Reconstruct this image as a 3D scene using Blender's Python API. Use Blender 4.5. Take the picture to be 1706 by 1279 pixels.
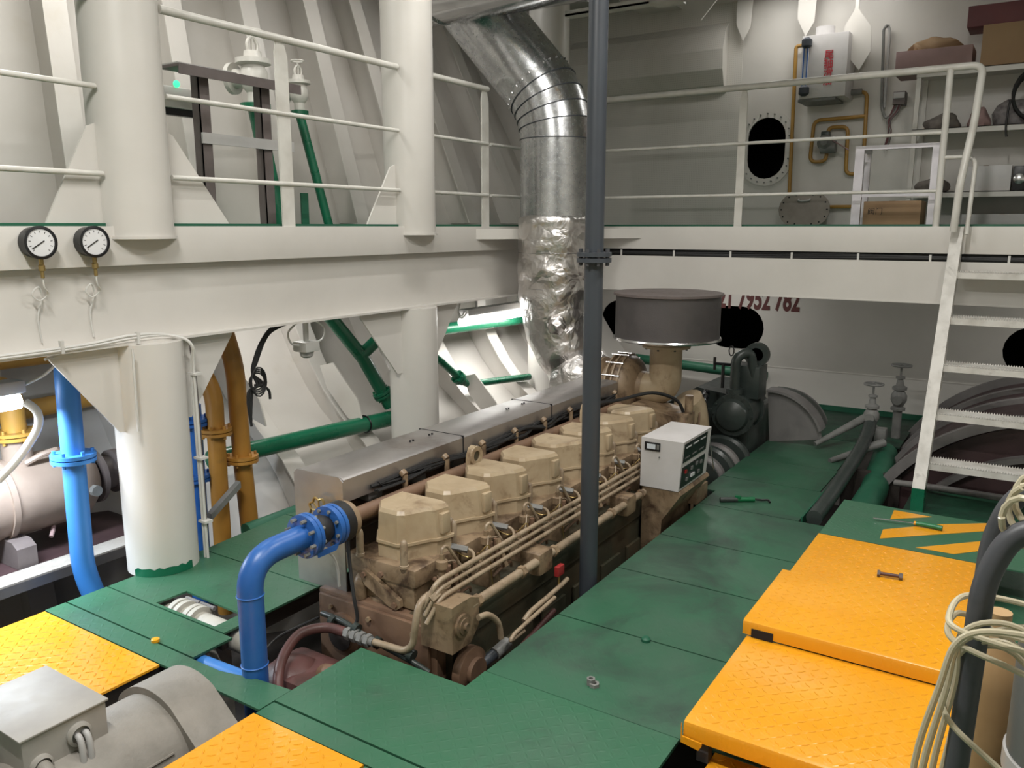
import bpy, bmesh, math, random
from mathutils import Vector, Matrix, noise
random.seed(7)
scene = bpy.context.scene
for o in list(bpy.data.objects): bpy.data.objects.remove(o)
COL = scene.collection

# ------------------------------------------------------------------ camera
# X runs along the engine towards the far bulkhead, Y to port, Z up; floor plates at z = 0
cam_d = bpy.data.cameras.new('camera'); cam = bpy.data.objects.new('camera', cam_d); COL.objects.link(cam)
cam_d.sensor_fit = 'HORIZONTAL'; cam_d.sensor_width = 36.0; cam_d.lens = 36.0*1365.0/1706.0; cam_d.clip_start = 0.05
YAW, PITCH = math.radians(32.8367), math.radians(10.8653)
fh = Vector((math.cos(YAW), math.sin(YAW), 0)); rt = Vector((math.sin(YAW), -math.cos(YAW), 0)); up = Vector((0, 0, 1))
fw = fh*math.cos(PITCH)-up*math.sin(PITCH); cu = up*math.cos(PITCH)+fh*math.sin(PITCH)
cam.matrix_world = Matrix(((rt.x, cu.x, -fw.x, 0), (rt.y, cu.y, -fw.y, 0), (rt.z, cu.z, -fw.z, 1.75), (0, 0, 0, 1)))
scene.camera = cam

# ------------------------------------------------------------------ world, lamps, exposure
w = bpy.data.worlds.new('engine_room_air'); scene.world = w; w.use_nodes = True
w.node_tree.nodes['Background'].inputs[0].default_value = (0.80, 0.86, 1.0, 1); w.node_tree.nodes['Background'].inputs[1].default_value = 0.02
vs = scene.view_settings; vs.view_transform = 'Standard'; vs.look = 'None'; vs.gamma = 1.0; vs.use_curve_mapping = False
vs.exposure = -0.1
# ceiling tube lamps: (x, y, length axis, watts)
CEIL_Z = 4.0
CEILING_LAMPS = [(0.7, 1.7, 'Y', 125), (3.7, 0.5, 'X', 58), (4.3, 2.7, 'X', 28), (7.7, 1.95, 'Y', 9), (2.8, 4.4, 'X', 28), (5.2, 4.2, 'X', 10), (1.8, -0.6, 'X', 45)]  # the lamp over the far gallery is added for the highlight on the steps
def lamp_light(name, loc, sx, sy, power, color, parent=None, rot=(0, 0, 0)):
    l = bpy.data.lights.new(name, 'AREA'); l.shape = 'RECTANGLE'; l.size = sx; l.size_y = sy; l.energy = power; l.color = color
    o = bpy.data.objects.new(name, l); COL.objects.link(o); o.location = loc; o.rotation_euler = rot
    return o
WHITE_LIGHT = (1.0, 0.975, 0.93)
for i, (x, y, ax, p) in enumerate(CEILING_LAMPS):
    lamp_light('ceiling_lamp_light', (x, y, CEIL_Z-0.16), 1.15 if ax == 'X' else 0.09, 0.09 if ax == 'X' else 1.15, p, WHITE_LIGHT)

# unseen fill lamps added to brighten hull and bulkhead below the galleries: (x, y, z, axis, watts)
FILL_LAMPS = [(3.75, 4.45, 1.56, 'X', 10), (7.35, 2.9, 1.62, 'Y', 11), (7.3, -0.9, 1.62, 'Y', 14)]
for i, (x, y, z, ax, p) in enumerate(FILL_LAMPS):
    lamp_light('gallery_fill_light', (x, y, z-0.07), 0.6 if ax == 'X' else 0.1, 0.1 if ax == 'X' else 0.6, p, WHITE_LIGHT)

# ------------------------------------------------------------------ materials
MATS = {}
def nodes_of(name):
    m = bpy.data.materials.new(name); m.use_nodes = True
    nt = m.node_tree; b = nt.nodes['Principled BSDF']; MATS[name] = m
    return m, nt, b
def N(nt, t, **kw):
    n = nt.nodes.new(t)
    for k, v in kw.items(): setattr(n, k, v)
    return n
def mth(nt, op, a, b=None, clamp=False):
    n = N(nt, 'ShaderNodeMath', operation=op, use_clamp=clamp)
    for i, v in enumerate((a, b)):
        if v is None: continue
        if isinstance(v, (int, float)): n.inputs[i].default_value = v
        else: nt.links.new(v, n.inputs[i])
    return n.outputs[0]
def ramp(nt, fac, stops):
    r = N(nt, 'ShaderNodeValToRGB')
    while len(r.color_ramp.elements) < len(stops): r.color_ramp.elements.new(0.5)
    for e, (p, c) in zip(r.color_ramp.elements, stops):
        e.position = p; e.color = tuple(c)+(1,) if len(c) == 3 else c
    nt.links.new(fac, r.inputs[0]); return r.outputs[0]
def noise_n(nt, scale, detail=4, rough=0.55, vec=None, dist=0.0):
    n = N(nt, 'ShaderNodeTexNoise'); n.inputs['Scale'].default_value = scale; n.inputs['Detail'].default_value = detail
    n.inputs['Roughness'].default_value = rough; n.inputs['Distortion'].default_value = dist
    if vec is not None: nt.links.new(vec, n.inputs['Vector'])
    return n.outputs[0]
def world_pos(nt): return N(nt, 'ShaderNodeNewGeometry').outputs['Position']
def mixc(nt, fac, a, b):
    n = N(nt, 'ShaderNodeMix', data_type='RGBA')
    for s, v in (('A', a), ('B', b)):
        i = [k for k in n.inputs if k.name == s and k.type == 'RGBA'][0]
        if isinstance(v, tuple): i.default_value = v+(1,) if len(v) == 3 else v
        else: nt.links.new(v, i)
    f = [k for k in n.inputs if k.name == 'Factor' and k.type == 'VALUE'][0]
    if isinstance(fac, (int, float)): f.default_value = fac
    else: nt.links.new(fac, f)
    return [k for k in n.outputs if k.type == 'RGBA'][0]
def set_bump(nt, b, h, strength, dist=0.01):
    n = N(nt, 'ShaderNodeBump'); n.inputs['Strength'].default_value = strength; n.inputs['Distance'].default_value = dist
    nt.links.new(h, n.inputs['Height']); nt.links.new(n.outputs[0], b.inputs['Normal'])
def paint(name, c, c2=None, rough=0.45, metal=0.0, scale=3.0, lo=0.42, hi=0.68, bump=0.1, bscale=60, dirt=None, dscale=1.3, dlo=0.58, dhi=0.75, coat=0.0):
    m, nt, b = nodes_of(name); p = world_pos(nt)
    c2 = c2 or tuple(x*0.86 for x in c)
    col = ramp(nt, noise_n(nt, scale, 5, vec=p), [(lo, c), (hi, c2)])
    if dirt: 
        f = ramp(nt, noise_n(nt, dscale, 6, 0.65, vec=p, dist=0.4), [(dlo, (0, 0, 0)), (dhi, (1, 1, 1))])
        col = mixc(nt, f, col, dirt)
    nt.links.new(col, b.inputs['Base Color']); b.inputs['Metallic'].default_value = metal
    r = N(nt, 'ShaderNodeMapRange'); r.inputs[3].default_value = max(0.03, rough-0.1); r.inputs[4].default_value = min(1, rough+0.12)
    nt.links.new(noise_n(nt, scale*3, 3, vec=p), r.inputs[0]); nt.links.new(r.outputs[0], b.inputs['Roughness'])
    if coat: b.inputs['Coat Weight'].default_value = coat
    if bump: set_bump(nt, b, noise_n(nt, bscale, 3, vec=p), bump, 0.004)
    return m
def tread_height(nt, pitch=0.04):
    p = world_pos(nt); s = N(nt, 'ShaderNodeSeparateXYZ'); nt.links.new(p, s.inputs[0])
    x = mth(nt, 'DIVIDE', s.outputs[0], pitch); y = mth(nt, 'DIVIDE', s.outputs[1], pitch)
    fx = mth(nt, 'FLOOR', x); fy = mth(nt, 'FLOOR', y)
    par = mth(nt, 'MULTIPLY', mth(nt, 'FRACT', mth(nt, 'MULTIPLY', mth(nt, 'ADD', fx, fy), 0.5)), 2)
    sg = mth(nt, 'SUBTRACT', 1.0, mth(nt, 'MULTIPLY', mth(nt, 'ROUND', par), 2))
    u = mth(nt, 'SUBTRACT', mth(nt, 'FRACT', x), 0.5); v = mth(nt, 'MULTIPLY', mth(nt, 'SUBTRACT', mth(nt, 'FRACT', y), 0.5), sg)
    a = mth(nt, 'DIVIDE', mth(nt, 'ADD', u, v), 0.66); c = mth(nt, 'DIVIDE', mth(nt, 'SUBTRACT', u, v), 0.2)
    d = mth(nt, 'ADD', mth(nt, 'MULTIPLY', a, a), mth(nt, 'MULTIPLY', c, c))
    return mth(nt, 'SUBTRACT', 1.0, d, clamp=True)
def plate(name, c, c2, rough, dirt, bump=0.5, dlo=0.55, dhi=0.8, scale=2.2, scuff=None):
    m, nt, b = nodes_of(name); p = world_pos(nt)
    col = ramp(nt, noise_n(nt, scale, 6, 0.6, vec=p), [(0.40, c), (0.66, c2)])
    f = ramp(nt, noise_n(nt, 1.7, 7, 0.7, vec=p, dist=0.8), [(dlo, (0, 0, 0)), (dhi, (1, 1, 1))])
    col = mixc(nt, f, col, dirt)
    if scuff:
        f2 = ramp(nt, noise_n(nt, 9.0, 8, 0.75, vec=p, dist=1.5), [(0.63, (0, 0, 0)), (0.78, (0.6, 0.6, 0.6))])
        col = mixc(nt, f2, col, scuff)
    nt.links.new(col, b.inputs['Base Color'])
    r = N(nt, 'ShaderNodeMapRange'); r.inputs[3].default_value = rough-0.1; r.inputs[4].default_value = rough+0.15
    nt.links.new(noise_n(nt, 6, 4, vec=p), r.inputs[0]); nt.links.new(r.outputs[0], b.inputs['Roughness'])
    h = mth(nt, 'ADD', tread_height(nt), mth(nt, 'MULTIPLY', noise_n(nt, 90, 3, vec=p), 0.5))
    set_bump(nt, b, h, bump, 0.002)
    return m
paint('white_paint', (0.665, 0.64, 0.60), (0.61, 0.585, 0.545), 0.38, bump=0.06, scale=1.4)
paint('hull_paint', (0.64, 0.61, 0.57), (0.56, 0.53, 0.485), 0.42, bump=0.12, bscale=25, scale=1.1, dirt=(0.55, 0.50, 0.42), dlo=0.62, dhi=0.85)
paint('deckhead_paint', (0.62, 0.61, 0.58), (0.56, 0.55, 0.52), 0.5)
paint('rail_paint', (0.66, 0.645, 0.60), (0.55, 0.53, 0.485), 0.36, bump=0.05, scale=6)
paint('ladder_paint', (0.66, 0.64, 0.60), (0.50, 0.48, 0.44), 0.45, scale=9, dirt=(0.20, 0.18, 0.16), dscale=7, dlo=0.60, dhi=0.80)
paint('gallery_green', (0.012, 0.10, 0.055), (0.02, 0.13, 0.07), 0.5)
paint('green_paint', (0.008, 0.14, 0.07), (0.010, 0.12, 0.06), 0.28, bump=0.04, coat=0.2)
paint('blue_paint', (0.022, 0.115, 0.40), (0.035, 0.14, 0.43), 0.36, bump=0.06, scale=8)
paint('pale_blue_paint', (0.035, 0.20, 0.58), (0.05, 0.22, 0.60), 0.42, bump=0.05)
paint('ochre_paint', (0.42, 0.20, 0.035), (0.34, 0.16, 0.03), 0.42, bump=0.08, dirt=(0.22, 0.12, 0.04), dscale=4)
paint('pipe_yellow', (0.45, 0.25, 0.05), (0.36, 0.20, 0.05), 0.4)
paint('engine_tan', (0.30, 0.215, 0.135), (0.22, 0.15, 0.09), 0.42, scale=9, bump=0.25, bscale=40, dirt=(0.07, 0.042, 0.026), dscale=8, dlo=0.47, dhi=0.66)
paint('cover_tan', (0.47, 0.37, 0.245), (0.38, 0.285, 0.18), 0.34, scale=7, bump=0.08, bscale=40, dirt=(0.20, 0.125, 0.07), dscale=6, dlo=0.56, dhi=0.74)
paint('engine_brown', (0.20, 0.12, 0.075), (0.15, 0.09, 0.06), 0.5, scale=6, bump=0.3, bscale=30, dirt=(0.06, 0.035, 0.025), dscale=4)
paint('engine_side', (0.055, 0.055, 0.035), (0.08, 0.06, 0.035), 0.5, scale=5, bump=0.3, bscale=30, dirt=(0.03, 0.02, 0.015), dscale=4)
paint('pipe_tan', (0.36, 0.28, 0.195), (0.26, 0.19, 0.125), 0.38, scale=14, bump=0.1, dirt=(0.11, 0.07, 0.045), dscale=16, dlo=0.55, dhi=0.75)
paint('pump_red', (0.12, 0.05, 0.045), (0.075, 0.035, 0.03), 0.45, scale=8, bump=0.2)
paint('grey_pipe', (0.048, 0.056, 0.068), (0.042, 0.048, 0.058), 0.42, bump=0.05)
paint('gear_green', (0.042, 0.052, 0.048), (0.03, 0.04, 0.037), 0.33, scale=6, bump=0.15)
paint('motor_grey', (0.27, 0.25, 0.22), (0.21, 0.195, 0.17), 0.6, scale=7, bump=0.35, bscale=90, dirt=(0.17, 0.15, 0.125), dscale=9, dlo=0.62, dhi=0.8)
paint('box_grey', (0.36, 0.34, 0.31), (0.31, 0.29, 0.265), 0.5, scale=6, bump=0.05, dirt=(0.16, 0.13, 0.10), dscale=8, dlo=0.66, dhi=0.8)
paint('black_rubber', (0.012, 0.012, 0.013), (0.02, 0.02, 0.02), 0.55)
paint('dark_void', (0.008, 0.008, 0.010), (0.012, 0.012, 0.014), 0.8, bump=0)
paint('bilge_dark', (0.035, 0.028, 0.024), (0.02, 0.016, 0.014), 0.6, bump=0.3)
paint('bare_steel', (0.45, 0.43, 0.42), (0.36, 0.34, 0.33), 0.40, metal=0.85, scale=3, bump=0.05, dirt=(0.30, 0.26, 0.24), dscale=2.5)
paint('shiny_steel', (0.60, 0.60, 0.60), (0.5, 0.5, 0.5), 0.25, metal=1.0, bump=0.05)
paint('galvanised', (0.62, 0.63, 0.64), (0.50, 0.51, 0.53), 0.24, metal=1.0, scale=16, bump=0.05, bscale=12)
paint('polished_duct', (0.70, 0.70, 0.71), (0.62, 0.62, 0.63), 0.12, metal=1.0, scale=5, bump=0.04, bscale=8)
paint('filter_mesh', (0.11, 0.10, 0.10), (0.085, 0.078, 0.078), 0.5, metal=0.4, scale=4, bump=0.25, bscale=160)
paint('instrument_white', (0.66, 0.64, 0.64), (0.60, 0.58, 0.57), 0.4, scale=4, dirt=(0.45, 0.42, 0.40), dscale=8, dlo=0.62, dhi=0.85)
paint('panel_black', (0.012, 0.012, 0.014), None, 0.3, bump=0)
paint('brown_angle', (0.14, 0.115, 0.11), (0.11, 0.09, 0.085), 0.5, scale=8, bump=0.2)
paint('maroon_paint', (0.05, 0.028, 0.030), (0.07, 0.04, 0.042), 0.42, scale=3, bump=0.1)
paint('rim_grey', (0.20, 0.19, 0.185), (0.15, 0.14, 0.14), 0.45, scale=5)
paint('valve_grey', (0.22, 0.22, 0.21), (0.15, 0.15, 0.145), 0.45, scale=8, bump=0.2)
paint('cardboard', (0.34, 0.22, 0.12), (0.30, 0.19, 0.105), 0.75, bump=0.1)
paint('carton_maroon', (0.16, 0.05, 0.055), (0.13, 0.045, 0.05), 0.6)
paint('carton_pink', (0.36, 0.24, 0.235), (0.30, 0.2, 0.2), 0.7)
paint('rag_grey', (0.16, 0.14, 0.125), (0.10, 0.09, 0.08), 0.85, scale=20, bump=0.6)
paint('bag_clear', (0.30, 0.28, 0.28), (0.16, 0.14, 0.15), 0.22, scale=18, bump=0.6, bscale=30)
paint('plastic_grey', (0.45, 0.44, 0.43), None, 0.4)
paint('aluminium', (0.62, 0.60, 0.63), (0.52, 0.50, 0.53), 0.38, metal=0.55, scale=6)
paint('hatch_grey', (0.28, 0.245, 0.21), (0.22, 0.19, 0.165), 0.55, scale=8, bump=0.2)
paint('red_plastic', (0.35, 0.03, 0.03), None, 0.35)
paint('red_ink', (0.55, 0.03, 0.05), None, 0.6, bump=0)
paint('dark_red_ink', (0.12, 0.032, 0.03), None, 0.6, bump=0)
paint('dark_ink', (0.02, 0.015, 0.012), None, 0.6, bump=0)
paint('gauge_face', (0.78, 0.78, 0.79), None, 0.3, bump=0)
paint('brass', (0.42, 0.30, 0.12), None, 0.35, metal=0.8)
paint('tool_green', (0.01, 0.16, 0.06), None, 0.3)
paint('wood_tan', (0.34, 0.22, 0.12), None, 0.7)
paint('pump_cream', (0.52, 0.50, 0.44), (0.42, 0.40, 0.35), 0.55, scale=10, bump=0.3)
paint('copper_tan', (0.34, 0.265, 0.215), (0.27, 0.205, 0.165), 0.45, scale=3, bump=0.08)
paint('bottle_grey', (0.13, 0.135, 0.13), (0.10, 0.105, 0.10), 0.4, scale=4)
paint('bottle_tan', (0.42, 0.27, 0.13), (0.36, 0.22, 0.10), 0.45, scale=4)
paint('handle_grey', (0.065, 0.067, 0.075), (0.045, 0.047, 0.052), 0.42, scale=12)
paint('cable_white', (0.66, 0.65, 0.62), None, 0.4, bump=0)
plate('green_plate', (0.030, 0.128, 0.066), (0.048, 0.130, 0.078), 0.42, (0.030, 0.060, 0.042), 0.35, scuff=(0.13, 0.24, 0.17))
plate('green_plate_smooth', (0.032, 0.120, 0.066), (0.050, 0.118, 0.076), 0.42, (0.030, 0.050, 0.040), 0.12, scuff=(0.13, 0.21, 0.16), dlo=0.46, dhi=0.72)
plate('green_plate_shaded', (0.016, 0.085, 0.045), (0.012, 0.055, 0.032), 0.5, (0.010, 0.022, 0.016), 0.2, dlo=0.42, dhi=0.66)  # worn green, darkened to paint in the shade below the gallery
plate('yellow_plate', (0.80, 0.35, 0.014), (0.74, 0.31, 0.014), 0.23, (0.55, 0.24, 0.02), 0.25, dlo=0.62, dhi=0.85)
plate('steel_checker', (0.42, 0.40, 0.37), (0.34, 0.31, 0.28), 0.4, (0.2, 0.17, 0.15), 0.5)
# perforated acoustic lining on the far bulkhead
m, nt, b = nodes_of('perforated_lining'); p = world_pos(nt); s = N(nt, 'ShaderNodeSeparateXYZ'); nt.links.new(p, s.inputs[0])
u = mth(nt, 'SUBTRACT', mth(nt, 'FRACT', mth(nt, 'MULTIPLY', s.outputs[1], 55)), 0.5); v = mth(nt, 'SUBTRACT', mth(nt, 'FRACT', mth(nt, 'MULTIPLY', s.outputs[2], 55)), 0.5)
d = mth(nt, 'ADD', mth(nt, 'MULTIPLY', u, u), mth(nt, 'MULTIPLY', v, v))
nt.links.new(ramp(nt, d, [(0.03, (0.56, 0.53, 0.49)), (0.07, (0.68, 0.655, 0.61))]), b.inputs['Base Color']); b.inputs['Roughness'].default_value = 0.45
# crinkled foil lagging
m, nt, b = nodes_of('foil'); p = world_pos(nt)
b.inputs['Metallic'].default_value = 1.0; b.inputs['Roughness'].default_value = 0.33
nt.links.new(ramp(nt, noise_n(nt, 4, 4, vec=p), [(0.35, (0.72, 0.70, 0.69)), (0.7, (0.55, 0.52, 0.50))]), b.inputs['Base Color'])
vo = N(nt, 'ShaderNodeTexVoronoi', feature='DISTANCE_TO_EDGE'); vo.inputs['Scale'].default_value = 6.0; nv = N(nt, 'ShaderNodeTexNoise'); nv.inputs['Scale'].default_value = 5.0
vm = N(nt, 'ShaderNodeMix', data_type='VECTOR'); vm.inputs[0].default_value = 0.22; nt.links.new(p, vm.inputs[4]); nt.links.new(nv.outputs['Color'], vm.inputs[5]); nt.links.new(p, nv.inputs['Vector']); nt.links.new(vm.outputs[1], vo.inputs['Vector'])
h = mth(nt, 'ADD', mth(nt, 'MULTIPLY', mth(nt, 'MINIMUM', vo.outputs['Distance'], 0.3), 1.2), mth(nt, 'MULTIPLY', noise_n(nt, 11, 3, 0.5, vec=p, dist=1.0), 0.5))
set_bump(nt, b, h, 0.42, 0.05)
# translucent hose
m, nt, b = nodes_of('hose_cream'); b.inputs['Base Color'].default_value = (0.66, 0.60, 0.44, 1); b.inputs['Roughness'].default_value = 0.22
b.inputs['Transmission Weight'].default_value = 0.35; b.inputs['IOR'].default_value = 1.3
m, nt, b = nodes_of('gauge_glass'); b.inputs['Base Color'].default_value = (0.9, 0.92, 0.95, 1); b.inputs['Roughness'].default_value = 0.05; b.inputs['Transmission Weight'].default_value = 0.9
def emit(name, c, s):
    m, nt, b = nodes_of(name); b.inputs['Base Color'].default_value = c+(1,); b.inputs['Emission Color'].default_value = c+(1,); b.inputs['Emission Strength'].default_value = s
emit('tube_glow', (1.0, 0.98, 0.95), 6.0)
emit('tube_glow_port', (1.0, 0.98, 0.95), 13.0)
emit('tube_glow_cool', (0.86, 0.93, 1.0), 14.0)
emit('indicator_green', (0.05, 0.8, 0.35), 1.5)
emit('display_grey', (0.45, 0.48, 0.5), 0.25)

# ------------------------------------------------------------------ mesh helpers
class B:
    def __init__(s): s.b = bmesh.new()
    def face(s, vs):
        try: return s.b.faces.new(vs)
        except ValueError: return None
    def box(s, x0, x1, y0, y1, z0, z1, bev=0.0):
        x0, x1 = sorted((x0, x1)); y0, y1 = sorted((y0, y1)); z0, z1 = sorted((z0, z1))
        r = bmesh.ops.create_cube(s.b, size=1.0); vs = r['verts']
        bmesh.ops.scale(s.b, vec=(x1-x0, y1-y0, z1-z0), verts=vs); bmesh.ops.translate(s.b, vec=((x0+x1)/2, (y0+y1)/2, (z0+z1)/2), verts=vs)
        if bev > 0:
            es = list({e for v in vs for e in v.link_edges}); bmesh.ops.bevel(s.b, geom=es, offset=bev, segments=2, affect='EDGES', profile=0.6)
        return s
    def prism(s, pts, axis, a, c, top=None):
        # polygon in the plane normal to axis, extruded from a to c; top = other outline at c
        top = top or pts
        def mk(p, t): return {'x': (t, p[0], p[1]), 'y': (p[0], t, p[1]), 'z': (p[0], p[1], t)}[axis]
        v0 = [s.b.verts.new(mk(p, a)) for p in pts]; v1 = [s.b.verts.new(mk(p, c)) for p in top]
        s.face(v0); s.face(v1[::-1]); n = len(pts)
        for i in range(n): s.face((v0[i], v0[(i+1) % n], v1[(i+1) % n], v1[i]))
        return s
    def tube(s, path, r, seg=12, cap=True, radii=None):
        P = [Vector(p) for p in path]; n = len(P); rings = []
        t0 = (P[1]-P[0]).normalized(); a = Vector((0, 0, 1)) if abs(t0.z) < 0.9 else Vector((1, 0, 0)); u = t0.cross(a).normalized()
        for i in range(n):
            if i == 0: t = P[1]-P[0]
            elif i == n-1: t = P[-1]-P[-2]
            else: t = (P[i+1]-P[i]).normalized()+(P[i]-P[i-1]).normalized()
            if t.length < 1e-9: t = t0
            t = t.normalized(); u = (u-t*u.dot(t)).normalized(); v = t.cross(u); rr = radii[i] if radii else r
            rings.append([s.b.verts.new(P[i]+(u*math.cos(2*math.pi*k/seg)+v*math.sin(2*math.pi*k/seg))*rr) for k in range(seg)])
        for i in range(n-1):
            for k in range(seg): s.face((rings[i][k], rings[i][(k+1) % seg], rings[i+1][(k+1) % seg], rings[i+1][k]))
        if cap: s.face(rings[0][::-1]); s.face(rings[-1])
        return s
    def cyl(s, p0, p1, r, seg=20, r2=None):
        return s.tube([p0, p1], r, seg, True, [r, r if r2 is None else r2])
    def lathe(s, o, axis, prof, seg=24):
        # prof: (radius, distance along axis)
        d = {'x': Vector((1, 0, 0)), 'y': Vector((0, 1, 0)), 'z': Vector((0, 0, 1))}.get(axis) if isinstance(axis, str) else Vector(axis).normalized()
        a = Vector((0, 0, 1)) if abs(d.z) < 0.9 else Vector((1, 0, 0)); u = d.cross(a).normalized(); v = d.cross(u); o = Vector(o); rings = []
        for r, h in prof:
            if r < 1e-5: rings.append([s.b.verts.new(o+d*h)]*seg)
            else: rings.append([s.b.verts.new(o+d*h+(u*math.cos(2*math.pi*k/seg)+v*math.sin(2*math.pi*k/seg))*r) for k in range(seg)])
        for i in range(len(prof)-1):
            for k in range(seg):
                q = [rings[i][k], rings[i][(k+1) % seg], rings[i+1][(k+1) % seg], rings[i+1][k]]; q2 = []
                for x in q:
                    if x not in q2: q2.append(x)
                if len(q2) > 2: s.face(q2)
        if prof[0][0] > 1e-5: s.face(rings[0][::-1])
        if prof[-1][0] > 1e-5: s.face(rings[-1])
        return s
    def bolts(s, o, axis, R, n, r, h, a0=0.0):
        d = Vector(axis).normalized(); a = Vector((0, 0, 1)) if abs(d.z) < 0.9 else Vector((1, 0, 0)); u = d.cross(a).normalized(); v = d.cross(u); o = Vector(o)
        for k in range(n):
            t = a0+2*math.pi*k/n; c = o+(u*math.cos(t)+v*math.sin(t))*R; s.tube([c-d*h/2, c+d*h/2], r, 6)
        return s
    def fill(s, loops, mk):
        es = []
        for lp in loops:
            vs = [s.b.verts.new(mk(p)) for p in lp]
            es += [s.b.edges.new((vs[i], vs[(i+1) % len(vs)])) for i in range(len(vs))]
        bmesh.ops.triangle_fill(s.b, edges=es, use_beauty=True, use_dissolve=False)
        return s
    def rough(s, amp, freq, seed=0.0):
        for v in s.b.verts:
            q = v.co*freq+Vector((seed, seed*1.7, seed*0.3)); v.co += noise.noise_vector(q)*amp
        return s

WLOC = {}
def obj(name, bb, mat, parent=None, label=None, cat=None, group=None, kind=None, sharp=38, bevel=None):
    bm = bb.b if isinstance(bb, B) else bb
    bmesh.ops.recalc_face_normals(bm, faces=bm.faces[:])
    for e in bm.edges:
        e.smooth = not (len(e.link_faces) == 2 and e.calc_face_angle(0) > math.radians(sharp))
    for f in bm.faces: f.smooth = True
    xs = [v.co for v in bm.verts]
    c = Vector(((min(v.x for v in xs)+max(v.x for v in xs))/2, (min(v.y for v in xs)+max(v.y for v in xs))/2, min(v.z for v in xs)))
    for v in bm.verts: v.co -= c
    me = bpy.data.meshes.new(name); bm.to_mesh(me); bm.free(); me.materials.append(MATS[mat])
    o = bpy.data.objects.new(name, me); COL.objects.link(o); WLOC[o.name] = c
    if parent: o.parent = parent; o.location = c-WLOC[parent.name]
    else: o.location = c
    return tag(o, label, cat, group, kind)
def tag(o, label=None, cat=None, group=None, kind=None):
    if label: o['label'] = label
    if cat: o['category'] = cat
    if group: o['group'] = group
    if kind: o['kind'] = kind
    return o
def thing(name, loc, label=None, cat=None, group=None, kind=None):
    o = bpy.data.objects.new(name, None); o.empty_display_size = 0.1; COL.objects.link(o); o.location = loc; WLOC[o.name] = Vector(loc)
    return tag(o, label, cat, group, kind)
def copy_tree(o, delta, parent=None):
    c = o.copy(); COL.objects.link(c)
    if parent is None: c.location = o.location+Vector(delta); WLOC[c.name] = WLOC[o.name]+Vector(delta)
    else:
        c.parent = parent; WLOC[c.name] = WLOC[o.name]+Vector(delta)
        if parent is o.parent: c.location = o.location+Vector(delta)
    for ch in list(o.children): copy_tree(ch, delta, c)
    return c
def bend(pts, r, n=6):
    # polyline with rounded corners
    P = [Vector(p) for p in pts]; out = [P[0]]
    for i in range(1, len(P)-1):
        a, b, c = P[i-1], P[i], P[i+1]; d1 = (a-b); d2 = (c-b); rr = min(r, d1.length*0.49, d2.length*0.49)
        p1 = b+d1.normalized()*rr; p2 = b+d2.normalized()*rr
        for k in range(n+1):
            t = k/n; out.append(p1*(1-t)**2+b*2*t*(1-t)+p2*t*t)
    out.append(P[-1]); return out
def smooth(pts, n=8):
    P = [Vector(p) for p in pts]; out = []
    for i in range(len(P)-1):
        p0 = P[max(i-1, 0)]; p1 = P[i]; p2 = P[i+1]; p3 = P[min(i+2, len(P)-1)]
        for k in range(n):
            t = k/n; out.append(0.5*((2*p1)+(p2-p0)*t+(2*p0-5*p1+4*p2-p3)*t*t+(3*p1-p0-3*p2+p3)*t**3))
    out.append(P[-1]); return out
def text_mesh(name, body, size, mat, parent, origin, xdir, ydir, sx=1.0, label=None, thick=0.002, bold=0.0):
    cu_ = bpy.data.curves.new('lettering', 'FONT'); cu_.body = body; cu_.size = size; cu_.extrude = thick; cu_.offset = bold
    t = bpy.data.objects.new('lettering', cu_); COL.objects.link(t); dg = bpy.context.evaluated_depsgraph_get()
    me = bpy.data.meshes.new_from_object(t.evaluated_get(dg)); bm = bmesh.new(); bm.from_mesh(me)
    bpy.data.objects.remove(t); bpy.data.meshes.remove(me)
    X, Y, O = Vector(xdir), Vector(ydir), Vector(origin); Z = X.cross(Y)
    for v in bm.verts: v.co = O+X*v.co.x*sx+Y*v.co.y+Z*v.co.z
    if not bm.verts: bm.free(); return None
    return obj(name, bm, mat, parent, label=label)
def interp(x, tab):
    tab = sorted(tab)
    if x <= tab[0][0]: return tab[0][1]
    for (a, p), (c, q) in zip(tab, tab[1:]):
        if x <= c: return p+(q-p)*(x-a)/(c-a)
    return tab[-1][1]

# ================================================================== THE SETTING
XB = 8.2                                   # far bulkhead
def hull_g(z): return interp(z, [(1.75, 0), (0.94, 0.06), (0.44, 0.40), (0.15, 0.78), (-0.3, 1.05), (-0.95, 1.3)])
def hull_in(X, z):                          # inner edge of the side frames
    yd = 5.05-0.20*(X-2.95)
    if z >= 1.75: return yd+(0.05+0.10*max(0, X-2.6))*(z-1.75)
    k = max(0.25, min(1.0, 0.3+0.7*(X-2.2)/1.6))
    return max(3.25, yd-k*hull_g(z))
ZS = [4.0, 3.2, 2.4, 1.75, 1.35, 1.0, 0.75, 0.55, 0.38, 0.2, 0.05, -0.15, -0.4, -0.7, -0.95]
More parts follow.
